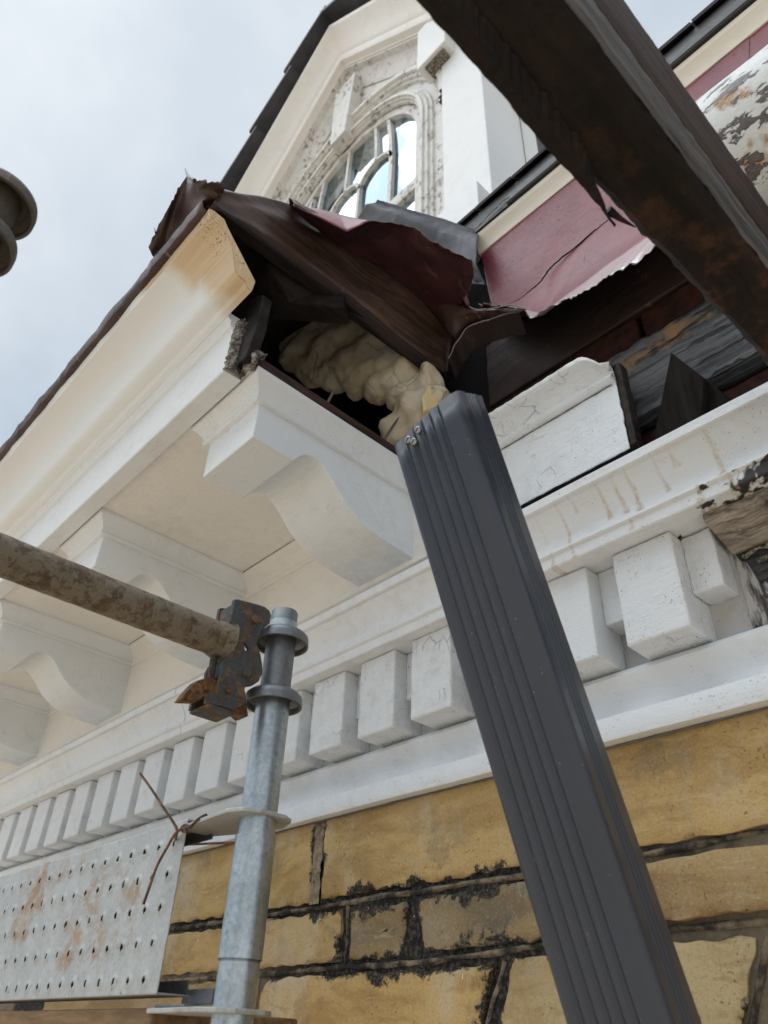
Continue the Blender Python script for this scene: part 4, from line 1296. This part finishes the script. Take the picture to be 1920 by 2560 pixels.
# ------------------------------------------------------------------ dormer
dor = thing('dormer', 'white gabled dormer with flaking arched fanlight window', 'dormer', (-2.02, 1.35, 2.5))
PX, PZ = -2.02, 5.60        # inner apex of the raking cornice
TA = math.tan(R(48.5))
# front wall panel, cut for the arch
CX, CZ, RA = -2.02, 3.93, .66
def arch_pts(r, n=40, a0=0, a1=180):
    return [(CX + r * math.cos(R(a0 + (a1 - a0) * k / n)), CZ + r * math.sin(R(a0 + (a1 - a0) * k / n))) for k in range(n + 1)]
def ring(r0, r1, y0, y1, n=48, leg=None):
    """flat arch ring between two radii, with straight legs down to z=leg"""
    a, c = arch_pts(r0, n), arch_pts(r1, n)
    if leg is not None:
        a = [(CX + r0, leg)] + a + [(CX - r0, leg)]
        c = [(CX + r1, leg)] + c + [(CX - r1, leg)]
    rows = [[(p[0], y1, p[1]) for p in a], [(p[0], y0, p[1]) for p in a], [(p[0], y0, p[1]) for p in c], [(p[0], y1, p[1]) for p in c]]
    return grid(rows)
HW = 1.16
outer = [(CX + 1.08, 2.3), (CX + 1.08, PZ - TA * 1.08 - .1), (CX, PZ - .1), (CX - HW, PZ - TA * HW - .1), (CX - HW, 2.3)]
inner = arch_pts(RA, 40)
inner = [(CX + RA, 2.3)] + inner + [(CX - RA, 2.3)]
o_rs = resample([(p[0], 0, p[1]) for p in outer], len(inner))
rows = [[(p.x, 1.36, p.z) for p in o_rs], [(q[0], 1.36, q[1]) for q in inner], [(q[0], 1.43, q[1]) for q in inner]]
add('front_wall', grid(rows), 'paint_peeling', dor, 30)
add('hood_moulding', join(ring(.790, .872, 1.340, 1.362, leg=3.9), ring(.805, .868, 1.322, 1.342, leg=3.9), ring(.826, .862, 1.302, 1.324, leg=3.9)), 'paint_peeling', dor, 30, bevel=.005, rough=.003, rs=.03, sub=2)
add('inner_arch', join(ring(.655, .742, 1.345, 1.362, leg=2.4), ring(.665, .722, 1.330, 1.347, leg=2.4), ring(.676, .700, 1.316, 1.332, leg=2.4)), 'paint_peeling', dor, 30, bevel=.004, rough=.003, rs=.03, sub=2)
# keystone
ks = [(CX - .105, 5.28), (CX + .105, 5.28), (CX + .07, 4.56), (CX - .07, 4.56)]
add('keystone', prism_y(ks, 1.275, 1.36), 'paint_peeling', dor, 0, bevel=.006, rough=.006, rs=.04, sub=3)
# window
win = add('window_frame', ring(.60, .658, 1.37, 1.42, leg=2.4), 'paint_peeling', dor, 30, bevel=.004, rough=.004, rs=.04, sub=1)
add('transom', box(CX - .60, CX + .60, 1.375, 1.415, 3.40, 3.49), 'paint_peeling', win, 0, bevel=.004)
def bar(pts, w=.022, y0=1.378, y1=1.408):
    P = [Vector((p[0], 0, p[1])) for p in pts]
    rows = []
    for i, p in enumerate(P):
        t = (P[min(i + 1, len(P) - 1)] - P[max(i - 1, 0)]).normalized()
        nrm = Vector((-t.z, 0, t.x)) * w / 2
        rows.append([(p.x - nrm.x, y1, p.z - nrm.z), (p.x - nrm.x, y0, p.z - nrm.z), (p.x + nrm.x, y0, p.z + nrm.z), (p.x + nrm.x, y1, p.z + nrm.z)])
    return grid(rows, True)
def arc(cx, cz, r, a0, a1, n=16):
    return [(cx + r * math.cos(R(a0 + (a1 - a0) * k / n)), cz + r * math.sin(R(a0 + (a1 - a0) * k / n))) for k in range(n + 1)]
def loft(x0, z0, x1, z1, bulge, n=14):
    return [(x0 + (x1 - x0) * (k / n) ** 2 + bulge * math.sin(math.pi * k / n), z0 + (z1 - z0) * k / n) for k in range(n + 1)]
for s in (1, -1):
    add('glazing_bar', bar([(CX + s * .40, 3.45), (CX + s * .40, 3.80)] + [(CX + s * (.40 - .05 * (k / 8) ** 2), 3.80 + .64 * k / 8) for k in range(1, 9)], .026), 'paint_peeling', win, 30)
    add('glazing_bar', bar([(CX + s * .135, 3.45), (CX + s * .135, 3.95)] + arc(CX + s * .2675, 3.95, .1325, 180 if s > 0 else 0, 90, 10)[1:], .022), 'paint_peeling', win, 30)
    add('glazing_bar', bar(arc(CX + s * .2675, 3.95, .1325, 0 if s > 0 else 180, 90, 10), .022), 'paint_peeling', win, 30)
    add('glazing_bar', bar([(CX + s * .2675, 4.08), (CX + s * .262, 4.25), (CX + s * .24, 4.50)], .022), 'paint_peeling', win, 30)
add('glazing_bar', bar(arc(CX, 3.95, .135, 0, 180, 16), .022), 'paint_peeling', win, 30)
add('glazing_bar', bar([(CX, 4.08), (CX, 4.55)], .022), 'paint_peeling', win, 30)
add('glazing_bar', bar([(CX, 2.4), (CX, 3.42)], .03), 'paint_peeling', win, 30)
rows = [[(p[0], 1.402, p[1]) for p in arch_pts(.605, 30)], [(p[0], 1.402, 3.47) for p in arch_pts(.605, 30)]]
add('glass', grid(rows), 'window_glass', win, 0)
add('glass', ([(CX - .6, 1.402, 2.4), (CX + .6, 1.402, 2.4), (CX + .6, 1.402, 3.42), (CX - .6, 1.402, 3.42)], [(0, 1, 2, 3)]), 'window_glass', win, 0)
# raking cornice: profile in (y, height above the inner edge), swept over the gable
rk = [(1.36, .04), (1.27, .04), (1.265, .055), (1.25, .06), (1.25, .085), (1.215, .09), (1.21, .10), (1.205, .16), (1.198, .17), (1.19, .185), (1.178, .22), (1.15, .29), (1.112, .345), (1.085, .38), (1.08, .42), (1.36, .46)]
L_ = 1.6
for s, nm in ((-1, 'raking_cornice'), (1, 'raking_cornice')):
    rows = []
    for t in (0, .2, .4, .6, .8, 1.0, 1.2) + ((L_,) if s < 0 else ()):
        rows.append([(PX + s * t, y, PZ - .17 + h - TA * t * 1.0) for (y, h) in rk])
    add(nm, grid(rows, False), 'paint_soffit', dor, 30)
# sloping soffit board behind
for s in (-1, 1):
    rows = [[(PX + s * t, 1.255, PZ - .135 - TA * t), (PX + s * t, 1.37, PZ - .135 - TA * t)] for t in (0, L_)]
    add('rake_soffit', grid(rows), 'paint_peeling', dor, 0, solid=.01)
    rows = [[(PX + s * t, 1.30, PZ - .14 - TA * t), (PX + s * t, 1.325, PZ - .20 - TA * t), (PX + s * t, 1.355, PZ - .30 - TA * t)] for t in (0, L_)]
    add('rake_bed', grid(rows), 'paint_peeling', dor, 0, solid=.01)
# slates over the rake, stepped at their tails
for s in (-1, 1):
    t = -.03
    while t < (L_ + .2 if s < 0 else 1.05):
        l = .40
        z_ = lambda q, o_: PZ + .33 + o_ - TA * q
        y0, y1 = 1.0, 1.60
        a0, a1 = t, t + l
        V = [(PX + s * a0, y0, z_(a0, -.01)), (PX + s * a1, y0 - .012, z_(a1, .085)), (PX + s * a1, y1, z_(a1, .085)), (PX + s * a0, y1, z_(a0, -.01))]
        V += [(p[0], p[1], p[2] + .045) for p in V]
        add('roof_slate', (V, [(0, 3, 2, 1), (4, 5, 6, 7), (0, 1, 5, 4), (1, 2, 6, 5), (2, 3, 7, 6), (3, 0, 4, 7)]), 'slate', dor, 0, bevel=.006)
        t += l - .07
# corner post, its plinth and cap bracket
post = add('corner_post', box(-1.172, -.925, 1.30, 1.575, 2.4, 4.45), 'paint_fresh', dor, 0, bevel=.005)
add('plinth', box(-1.25, -.878, 1.15, 1.64, 2.1, 2.505), 'paint_fresh', post, 0, bevel=.004)
add('post_trim', box(-.924, -.905, 1.575, 1.66, 2.4, 4.4), 'paint_fresh', post, 0)
add('cap_bracket', box(-1.275, -1.075, 1.225, 1.33, 4.14, 4.60), 'paint_fresh', dor, 0, bevel=.006)
add('cap_underside', box(-1.235, -1.105, 1.245, 1.32, 4.122, 4.142), 'splinter', dor, 0)
add('side_wall', box(-.945, -.93, 1.66, 3.2, 2.4, 4.3), 'slate', dor, 0)
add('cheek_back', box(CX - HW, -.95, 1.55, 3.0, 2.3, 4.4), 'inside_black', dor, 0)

# ------------------------------------------------------------------ broken overhead beam
beam = thing('overhead_beam', 'dark rusty broken beam crossing overhead from the top to the right edge', 'beam', (-.1, .9, .68))
SB = .68
def bsec(y, j):
    e1 = -.243 * SB + .020 * SB * max(0, min(1, (y - .40) / .3)) + .0035 * nz(y, 1, 0, 22) + .0015 * nz(y, 0, 0, 70)
    e2 = -.1345 * SB + .0015 * nz(y, 2, 0, 30)
    zb = SB + .002 * nz(y, 5, 0, 20)
    return [(e1, y, zb + .10), (e1, y, zb + .012), (e1 + .008, y, zb), (-.15 * SB, y, zb - .001), (e2 - .006, y, zb), (e2, y, zb + .004)], \
           [(e2, y, zb + .004), (e2 + .004, y, zb + .012), (-.1125 * 1.09 * SB, y, zb * 1.085), (-.1115 * 1.10 * SB, y, zb * 1.10)], \
           [(-.1115 * 1.10 * SB, y, zb * 1.10), (-.1085 * 1.105 * SB, y, zb * 1.105), (-.0868 * 1.26 * SB, y, zb * 1.26), (-.12 * SB, y, zb * 1.27), (e1, y, zb + .10)]
ys = [-.25 + 1.172 * k / 160 for k in range(161)]
secs = [bsec(y, 0) for y in ys]
add('beam_underside', grid([s[0] for s in secs]), 'wood_beam', beam, 40, rough=.004, rs=.02, sub=1)
add('beam_side', grid([s[1] for s in secs]), 'wood_beam_grey', beam, 40, rough=.003, rs=.02, sub=1)
add('beam_top_strip', grid([s[2] for s in secs]), 'wood_beam_top', beam, 40, rough=.002, rs=.03, sub=1)
# splintered lower layer that ends in a point
P = []
for k_ in range(240):
    k = k_ * 59 / 239
    y = -.25 + .69 * k / 59
    e1 = -.2515 * SB - .001 + .0012 * nz(y, 7, 0, 50) + .0012 * nz(y, 0, 0, 14)
    w_ = (.045 * (1 - .5 * (k / 59)) + .004 * nz(k, 0, 0, 1.7)) * (1 if k < 52 else max(0, 1 - ((k - 52) / 7) ** 1.5 + .10 * nz(k, 3, 0, 3)))
    P.append([(e1, y + .012 * nz(0, 3, 0), SB - .002), (e1 + .002, y, SB - .010), (e1 + w_ * .6, y, SB - .012), (e1 + w_, y - .02 * (k / 59), SB - .002)])
add('beam_splinter', grid(P), 'wood_beam', beam, 40, rough=.003, rs=.02, sub=1)
sp_ = [(-.168, .425, .676), (-.164, .440, .673), (-.158, .456, .670)]
add('beam_splinter', tube(sp_, .004, 6, True, lambda t: .005 * (1 - .85 * t)), 'wood_beam', beam)

# ------------------------------------------------------------------ downspout
dsp = thing('downspout', 'slate grey corrugated rectangular downspout leaning out from the wall', 'downspout', (-.46, .84, -.6))
TOP = Vector((-.482, .516, .667))
AX = Vector((0.0, -.40, .9165)).normalized()
nw = Vector((math.cos(R(-81)), math.sin(R(-81)), 0))
nw = (nw - AX * nw.dot(AX)).normalized()
uw = nw.cross(AX).normalized()
if uw.dot(Vector((1, 0.4, 0))) < 0:
    uw = -uw
def ds_section():
    w, d, r = .0530, .042, .0095
    pts = []
    def groove(t, ts, dep, wd):
        h = 0
        for c in ts:
            q = abs(t - c) / wd
            if q < 1:
                h = max(h, dep * (.5 + .5 * math.cos(math.pi * q)))
        return h
    n = 150
    for k in range(n + 1):                      # wide face, left to right
        t = -w + r + (2 * w - 2 * r) * k / n
        pts.append((t, d - groove(t, (-.0345, -.0208, -.0071, .0066, .0203), .0034, .0058)))
    for k in range(1, 9):
        a = R(90 - 90 * k / 9)
        pts.append((w - r + r * math.cos(a), d - r + r * math.sin(a)))
    n = 90
    for k in range(n + 1):                      # right narrow face
        t = d - r - (2 * d - 2 * r) * k / n
        pts.append((w - groove(t, (.014, .004, -.006), .0030, .0048), t))
    for k in range(1, 9):
        a = R(0 - 90 * k / 9)
        pts.append((w - r + r * math.cos(a), -d + r + r * math.sin(a)))
    for k in range(13):
        t = w - r - (2 * w - 2 * r) * k / 12
        pts.append((t, -d))
    for k in range(1, 9):
        a = R(-90 - 90 * k / 9)
        pts.append((-w + r + r * math.cos(a), -d + r + r * math.sin(a)))
    for k in range(13):
        t = -d + r + (2 * d - 2 * r) * k / 12
        pts.append((-w, t))
    for k in range(1, 9):
        a = R(180 - 90 * k / 9)
        pts.append((-w + r + r * math.cos(a), d - r + r * math.sin(a)))
    return pts
sec = ds_section()
rows = []
NL = 40
for i in range(NL + 1):
    row = []
    for (u, v) in sec:
        top = .26 * u - .20 * v - .004 * (u / .05) ** 2 + .0012 * nz(u * 60, v * 60, 0)
        l = top + (-1.42 - top) * (i / NL) ** 1.0
        row.append(TOP + uw * u + nw * v + AX * l)
    rows.append(row)
add('pipe', grid(rows, True), 'downspout_paint', dsp, 40, solid=.0015)
for (u, l) in ((-.0125, -.021), (-.0225, -.0325), (-.0290, -.0265)):
    c = TOP + uw * u + nw * .0425 + AX * l
    V, F = tube([c - nw * .003, c + nw * .0012, c + nw * .0022], .0042, 14, True, lambda t: .0046 if t < .7 else .0036)
    sc_ = add('screw', (V, F), 'screw_steel', dsp, 30)
    a = (uw * .8 + AX * .6).normalized()
    add('slot', tube([c + nw * .0023 - a * .0036, c + nw * .0023 + a * .0036], .0006, 6), 'inside_black', sc_)

# ------------------------------------------------------------------ scaffold
SX, SY = -.868, .577
std = thing('scaffold_standard', 'galvanised scaffold upright with two flanged cups beside the brackets', 'scaffold pole', (SX, SY, -6.5), 'scaffold uprights')
def cup(z, r=.0415):
    return [(.0235, z + .010), (.030, z + .010), (r - .006, z + .0065), (r - .001, z + .002), (r, z - .003), (r, z - .012), (r - .0035, z - .012), (r - .004, z - .004), (r - .009, z + .001), (.030, z + .004), (.0235, z + .004)]
def standard(o, x, y, z0, ztop, cups, mat, cmat, sleeve=None):
    add('tube', lathe([(.0242, z0), (.0242, cups[0] - .01), (.0242, cups[0]), (.0215, cups[0] + .012), (.0215, ztop - .02)], (x, y, 0), 40), mat, o)
    add('spigot', lathe([(.0222, cups[0] + .004), (.0222, cups[1] - .002)], (x, y, 0), 40), cmat, o)
    add('spigot', lathe([(.0205, cups[1]), (.0205, ztop - .002), (.0195, ztop), (.0165, ztop), (.0165, ztop - .03)], (x, y, 0), 40), cmat, o)
    for z in cups:
        add('flanged_cup', lathe(cup(z), (x, y, 0), 48), cmat, o, 40)
standard(std, SX, SY, .085, .553, (.4135, .5085), 'galvanised', 'galvanised_dark')
add('tube', lathe([(.0242, -6.5), (.0242, .090)], (SX, SY, 0), 40), 'galvanised', std)
V, F = lathe([(.0262, .088), (.0262, .225), (.0243, .225)], (SX, SY, 0), 48)
add('sleeve', (V, F), 'galvanised', std)
# small rivets under the cups
for z in (.4135, .5085):
    for a in (20, 110, 200, 290, 335):
        q = Vector((SX + .031 * math.cos(R(a)), SY + .031 * math.sin(R(a)), z + .001))
        add('rivet', tube([q, q + Vector((0, 0, .004))], .003, 8), 'galvanised', std)

std2 = thing('scaffold_standard', 'bronze-brown flanged cups of a second scaffold upright at the left edge', 'scaffold pole', (-.647, -.015, -6.5), 'scaffold uprights')
X2, Y2, Z2 = -.647, -.015, .679
add('tube', lathe([(.0242, -6.5), (.0242, Z2 + .074), (.0, Z2 + .074)], (X2, Y2, 0), 40), 'disc_bronze', std2)
for z in (Z2, Z2 + .069):
    add('flanged_cup', lathe(cup(z, .0425), (X2, Y2, 0), 48), 'disc_bronze', std2, 40)

# transom tube with its wedge clamp
tr = thing('scaffold_transom', 'rusty brown scaffold tube running in from the left to the clamp', 'scaffold tube', (SX, .1, .46))
TZ = .4705
TA_, TB_ = Vector((-.852, -.30, .4545)), Vector((-.868, .480, .4685))
add('tube', tube([TA_.lerp(TB_, k / 40) for k in range(41)], .0242, 40), 'rusty_tube', tr, 40, rough=.0016, rs=.012, sub=1)
cl_ = thing('wedge_clamp', 'corroded blue-grey clamp head with rusty wedge gripping the scaffold upright', 'scaffold clamp', (SX, .53, .38))
# two pressed cheek plates of the clamp head, waisted, either side of the upright's rim
from mathutils.geometry import tessellate_polygon
CK = [(p[1], p[2]) for p in [(-0.847, 0.474, 0.490), (-0.847, 0.474, 0.526), (-0.847, 0.481, 0.529), (-0.847, 0.513, 0.534), (-0.847, 0.527, 0.535), (-0.847, 0.535, 0.533), (-0.847, 0.540, 0.526), (-0.847, 0.539, 0.512), (-0.847, 0.528, 0.498), (-0.847, 0.523, 0.484), (-0.847, 0.523, 0.472), (-0.847, 0.531, 0.460), (-0.847, 0.537, 0.445), (-0.847, 0.539, 0.433), (-0.847, 0.535, 0.420), (-0.847, 0.526, 0.411), (-0.847, 0.515, 0.406), (-0.847, 0.514, 0.401), (-0.847, 0.518, 0.394), (-0.847, 0.520, 0.384), (-0.847, 0.509, 0.373), (-0.847, 0.501, 0.367), (-0.847, 0.485, 0.368), (-0.847, 0.459, 0.366), (-0.847, 0.459, 0.376), (-0.847, 0.471, 0.387), (-0.847, 0.474, 0.409), (-0.847, 0.472, 0.423), (-0.847, 0.475, 0.434), (-0.847, 0.484, 0.442), (-0.847, 0.486, 0.458), (-0.847, 0.483, 0.481)]]
HL = [(p[1], p[2]) for p in [(-0.847, 0.502, 0.467), (-0.847, 0.504, 0.468), (-0.847, 0.511, 0.462), (-0.847, 0.510, 0.457), (-0.847, 0.505, 0.457)]]
def cheek(x0, x1):
    tri_ = tessellate_polygon([[Vector((y, z, 0)) for y, z in CK], [Vector((y, z, 0)) for y, z in HL]])
    pts = CK + HL
    n, h = len(CK), len(pts)
    V = [(x1, y, z) for y, z in pts] + [(x0, y, z) for y, z in pts]
    F = [tuple(t_) for t_ in tri_] + [tuple(q + h for q in t_[::-1]) for t_ in tri_]
    F += [(i, (i + 1) % n, h + (i + 1) % n, h + i) for i in range(n)]
    m_ = len(HL)
    F += [(n + i, n + (i + 1) % m_, h + n + (i + 1) % m_, h + n + i) for i in range(m_)]
    return V, F
add('cheek_plate', cheek(-.854, -.847), 'rusty_clamp', cl_, 40, bevel=.002, seg=2)
add('cheek_plate', cheek(-.892, -.885), 'rusty_clamp', cl_, 40, bevel=.002, seg=2)
# web folds joining the cheeks, leaving the slot open
add('head_web', box(-.886, -.853, .476, .484, .486, .522), 'rusty_clamp', cl_, 0, bevel=.002)
add('head_web', box(-.886, -.853, .500, .528, .526, .531), 'rusty_clamp', cl_, 0, bevel=.002)
add('head_web', box(-.886, -.853, .479, .500, .412, .436), 'rusty_clamp', cl_, 0, bevel=.003)
add('head_foot', join(box(-.8925, -.8465, .462, .505, .3625, .3665), box(-.8925, -.888, .462, .505, .366, .385)), 'rusty_clamp', cl_, 0, bevel=.0015)
add('weld_collar', tube([(-.868, .462, .4675), (-.868, .470, .468), (-.868, .480, .468), (-.868, .486, .468)], .027, 28, True, lambda t: .0245 + .006 * t), 'rusty_tube', cl_, 50, rough=.004, rs=.01, sub=1)
for (y, z, r_) in ((.512, .508, .006), (.512, .424, .007), (.487, .392, .005)):
    add('rivet_head', tube([(-.850, y, z), (-.8435, y, z), (-.8425, y, z)], r_, 6 if r_ > .006 else 12, True, lambda t: r_ if t < .8 else r_ * .8), 'rusty_wedge' if r_ < .006 else 'rusty_clamp', cl_, 30)
# wedge driven through the foot
wdg = prism_x([(.430, .3645), (.436, .3775), (.447, .396), (.466, .4085), (.482, .404), (.526, .392), (.534, .372), (.526, .368), (.50, .378), (.466, .380), (.455, .371)], -.880, -.8585)
add('wedge', wdg, 'rusty_wedge', cl_, 40, bevel=.002)
add('bolt', tube([(-.868, .470, .446), (-.868, .471, .405)], .005, 12), 'rusty_clamp', cl_)

# perforated steel board on edge
brd = thing('perforated_board', 'perforated galvanised steel board with rust streaks at the lower left', 'scaffold board', (-1.6, .54, .053))
BY, BZ0, BZ1, BX1, BX0 = .540, .0535, .2585, -.984, -2.75
holes = []
rowz = [.2285, .190, .150, .109, .069]
for r_i, z in enumerate(rowz):
    x = -1.013 - .003 * (r_i - 2)
    k = 0
    while x > -1.95:
        holes.append((x, z))
        x -= .0415
# face sheet: grid with dimples pressed round each hole
def dimple(x, z):
    h = 0.0
    for (hx, hz) in near.get((int(x / .05), int(z / .05)), []):
        d = math.hypot(x - hx, z - hz)
        if d < .0105:
            h = max(h, .0028 * (1 - max(0, (d - .0045)) / .006))
    return h
near = {}
for (hx, hz) in holes:
    for a in (-1, 0, 1):
        for c in (-1, 0, 1):
            near.setdefault((int(hx / .05) + a, int(hz / .05) + c), []).append((hx, hz))
stp = .0022
nx, nzz = int((BX1 - (-1.98)) / stp), int((BZ1 - BZ0) / stp)
V, F = [], []
idx = {}
for i in range(nx + 1):
    for j in range(nzz + 1):
        x, z = BX1 - i * stp, BZ0 + (BZ1 - BZ0) * j / nzz
        idx[i, j] = len(V)
        V.append((x, BY - .0012 * nz(x, z, 0, 5) - dimple(x, z) + .0004 * nz(x, z, 0, 60), z))
def in_hole(x, z):
    for (hx, hz) in near.get((int(x / .05), int(z / .05)), []):
        if math.hypot(x - hx, z - hz) < .0042:
            return True
    return False
for i in range(nx):
    for j in range(nzz):
        a, c = V[idx[i, j]], V[idx[i + 1, j + 1]]
        if not in_hole((a[0] + c[0]) / 2, (a[2] + c[2]) / 2):
            F.append((idx[i, j], idx[i + 1, j], idx[i + 1, j + 1], idx[i, j + 1]))
add('face_sheet', (V, F), 'galvanised_plank', brd, 60, solid=.0018)
add('face_sheet', box(BX0, -1.9805, BY - .001, BY + .001, BZ0, BZ1), 'galvanised_plank', brd, 0)
add('hole_shade_sheet', box(BX0, BX1 - .02, BY + .0045, BY + .006, BZ0 + .004, BZ1 - .004), 'galvanised_dark', brd, 0)  # dark sheet added behind the holes so they read as shaded
add('top_flange', box(BX0, BX1, BY + .002, BY + .045, BZ1 - .002, BZ1), 'galvanised_plank', brd, 0)
add('bottom_flange', box(BX0, BX1, BY + .002, BY + .045, BZ0, BZ0 + .002), 'galvanised_plank', brd, 0)
add('flange_lip', box(BX0, BX1 - .004, BY + .043, BY + .045, BZ0 + .002, BZ0 + .018), 'galvanised_dark', brd, 0)
add('back_lip', box(BX0, BX1 - .004, BY + .043, BY + .045, BZ1 - .018, BZ1 - .002), 'galvanised_dark', brd, 0)
def plate(z):
    poly = [(-1.005, .541), (-.905, .532), (-.872, .530), (-.848, .540), (-.838, .560), (-.838, .600), (-.850, .618), (-.884, .630), (-.925, .622), (-1.005, .592)]
    n = len(poly)
    V = [(x, y, z) for x, y in poly] + [(x, y, z + .0055) for x, y in poly]
    return V, [tuple(range(n)), tuple(range(n, 2 * n))[::-1]] + [(i, (i + 1) % n, n + (i + 1) % n, n + i) for i in range(n)]
add('end_plate', plate(.247), 'galvanised_plank', brd, 0, bevel=.0015)
add('end_plate', plate(.034), 'galvanised_plank', brd, 0, bevel=.0015)
add('end_bracket', join(box(-1.0, -.93, .585, .588, .045, .062), box(-1.0, -.93, .548, .588, .0405, .0435)), 'galvanised_dark', brd, 0, bevel=.001)

# tie wire
wr = thing('tie_wire', 'twisted rusty tie wire with two loose ends at the corner of the perforated board', 'wire', (-1.0, .53, .24))
k1 = smooth_pts([(-1.093, 0.505, 0.334), (-1.049, 0.510, 0.301), (-1.011, 0.514, 0.271), (-0.989, 0.519, 0.252), (-0.985, 0.526, 0.241), (-1.003, 0.536, 0.233)], 6)
k2 = smooth_pts([(-1.015, 0.514, 0.151), (-1.012, 0.516, 0.171), (-1.010, 0.520, 0.198), (-1.001, 0.524, 0.219), (-0.989, 0.526, 0.236), (-0.981, 0.528, 0.241), (-0.971, 0.528, 0.242), (-0.966, 0.530, 0.238), (-0.977, 0.531, 0.239), (-0.979, 0.529, 0.244), (-0.969, 0.529, 0.246), (-0.958, 0.530, 0.241), (-0.953, 0.532, 0.246), (-0.947, 0.535, 0.252), (-0.946, 0.545, 0.259)], 6)
k3 = smooth_pts([(-1.006, 0.538, 0.233), (-0.996, 0.532, 0.239), (-0.981, 0.531, 0.244), (-0.960, 0.528, 0.242), (-0.953, 0.530, 0.243)], 6)
for k in (k1, k2, k3):
    add('strand', tube(k, .0019, 8), 'rust_wire', wr)
add('strand', tube([(-0.999, 0.556, 0.230), (-0.885, 0.556, 0.217)], .0016, 8), 'rust_wire', wr)

# timber under the board and rusty channel end at the bottom-left
tb = add('deck_timber', box(-3.0, -.995, .545, .77, .006, .040), 'timber_brown', None, 0, bevel=.003)
tag(tb, 'brown timber deck board beneath the perforated steel board', 'timber board')
ch = add('rusty_channel', join(box(-1.78, -1.60, .520, .545, .012, .052)), 'pale_rusted', None, 0, bevel=.003, rough=.003, rs=.02, sub=3)
tag(ch, 'flaking rusty steel channel end at the bottom left under the board', 'steel channel')
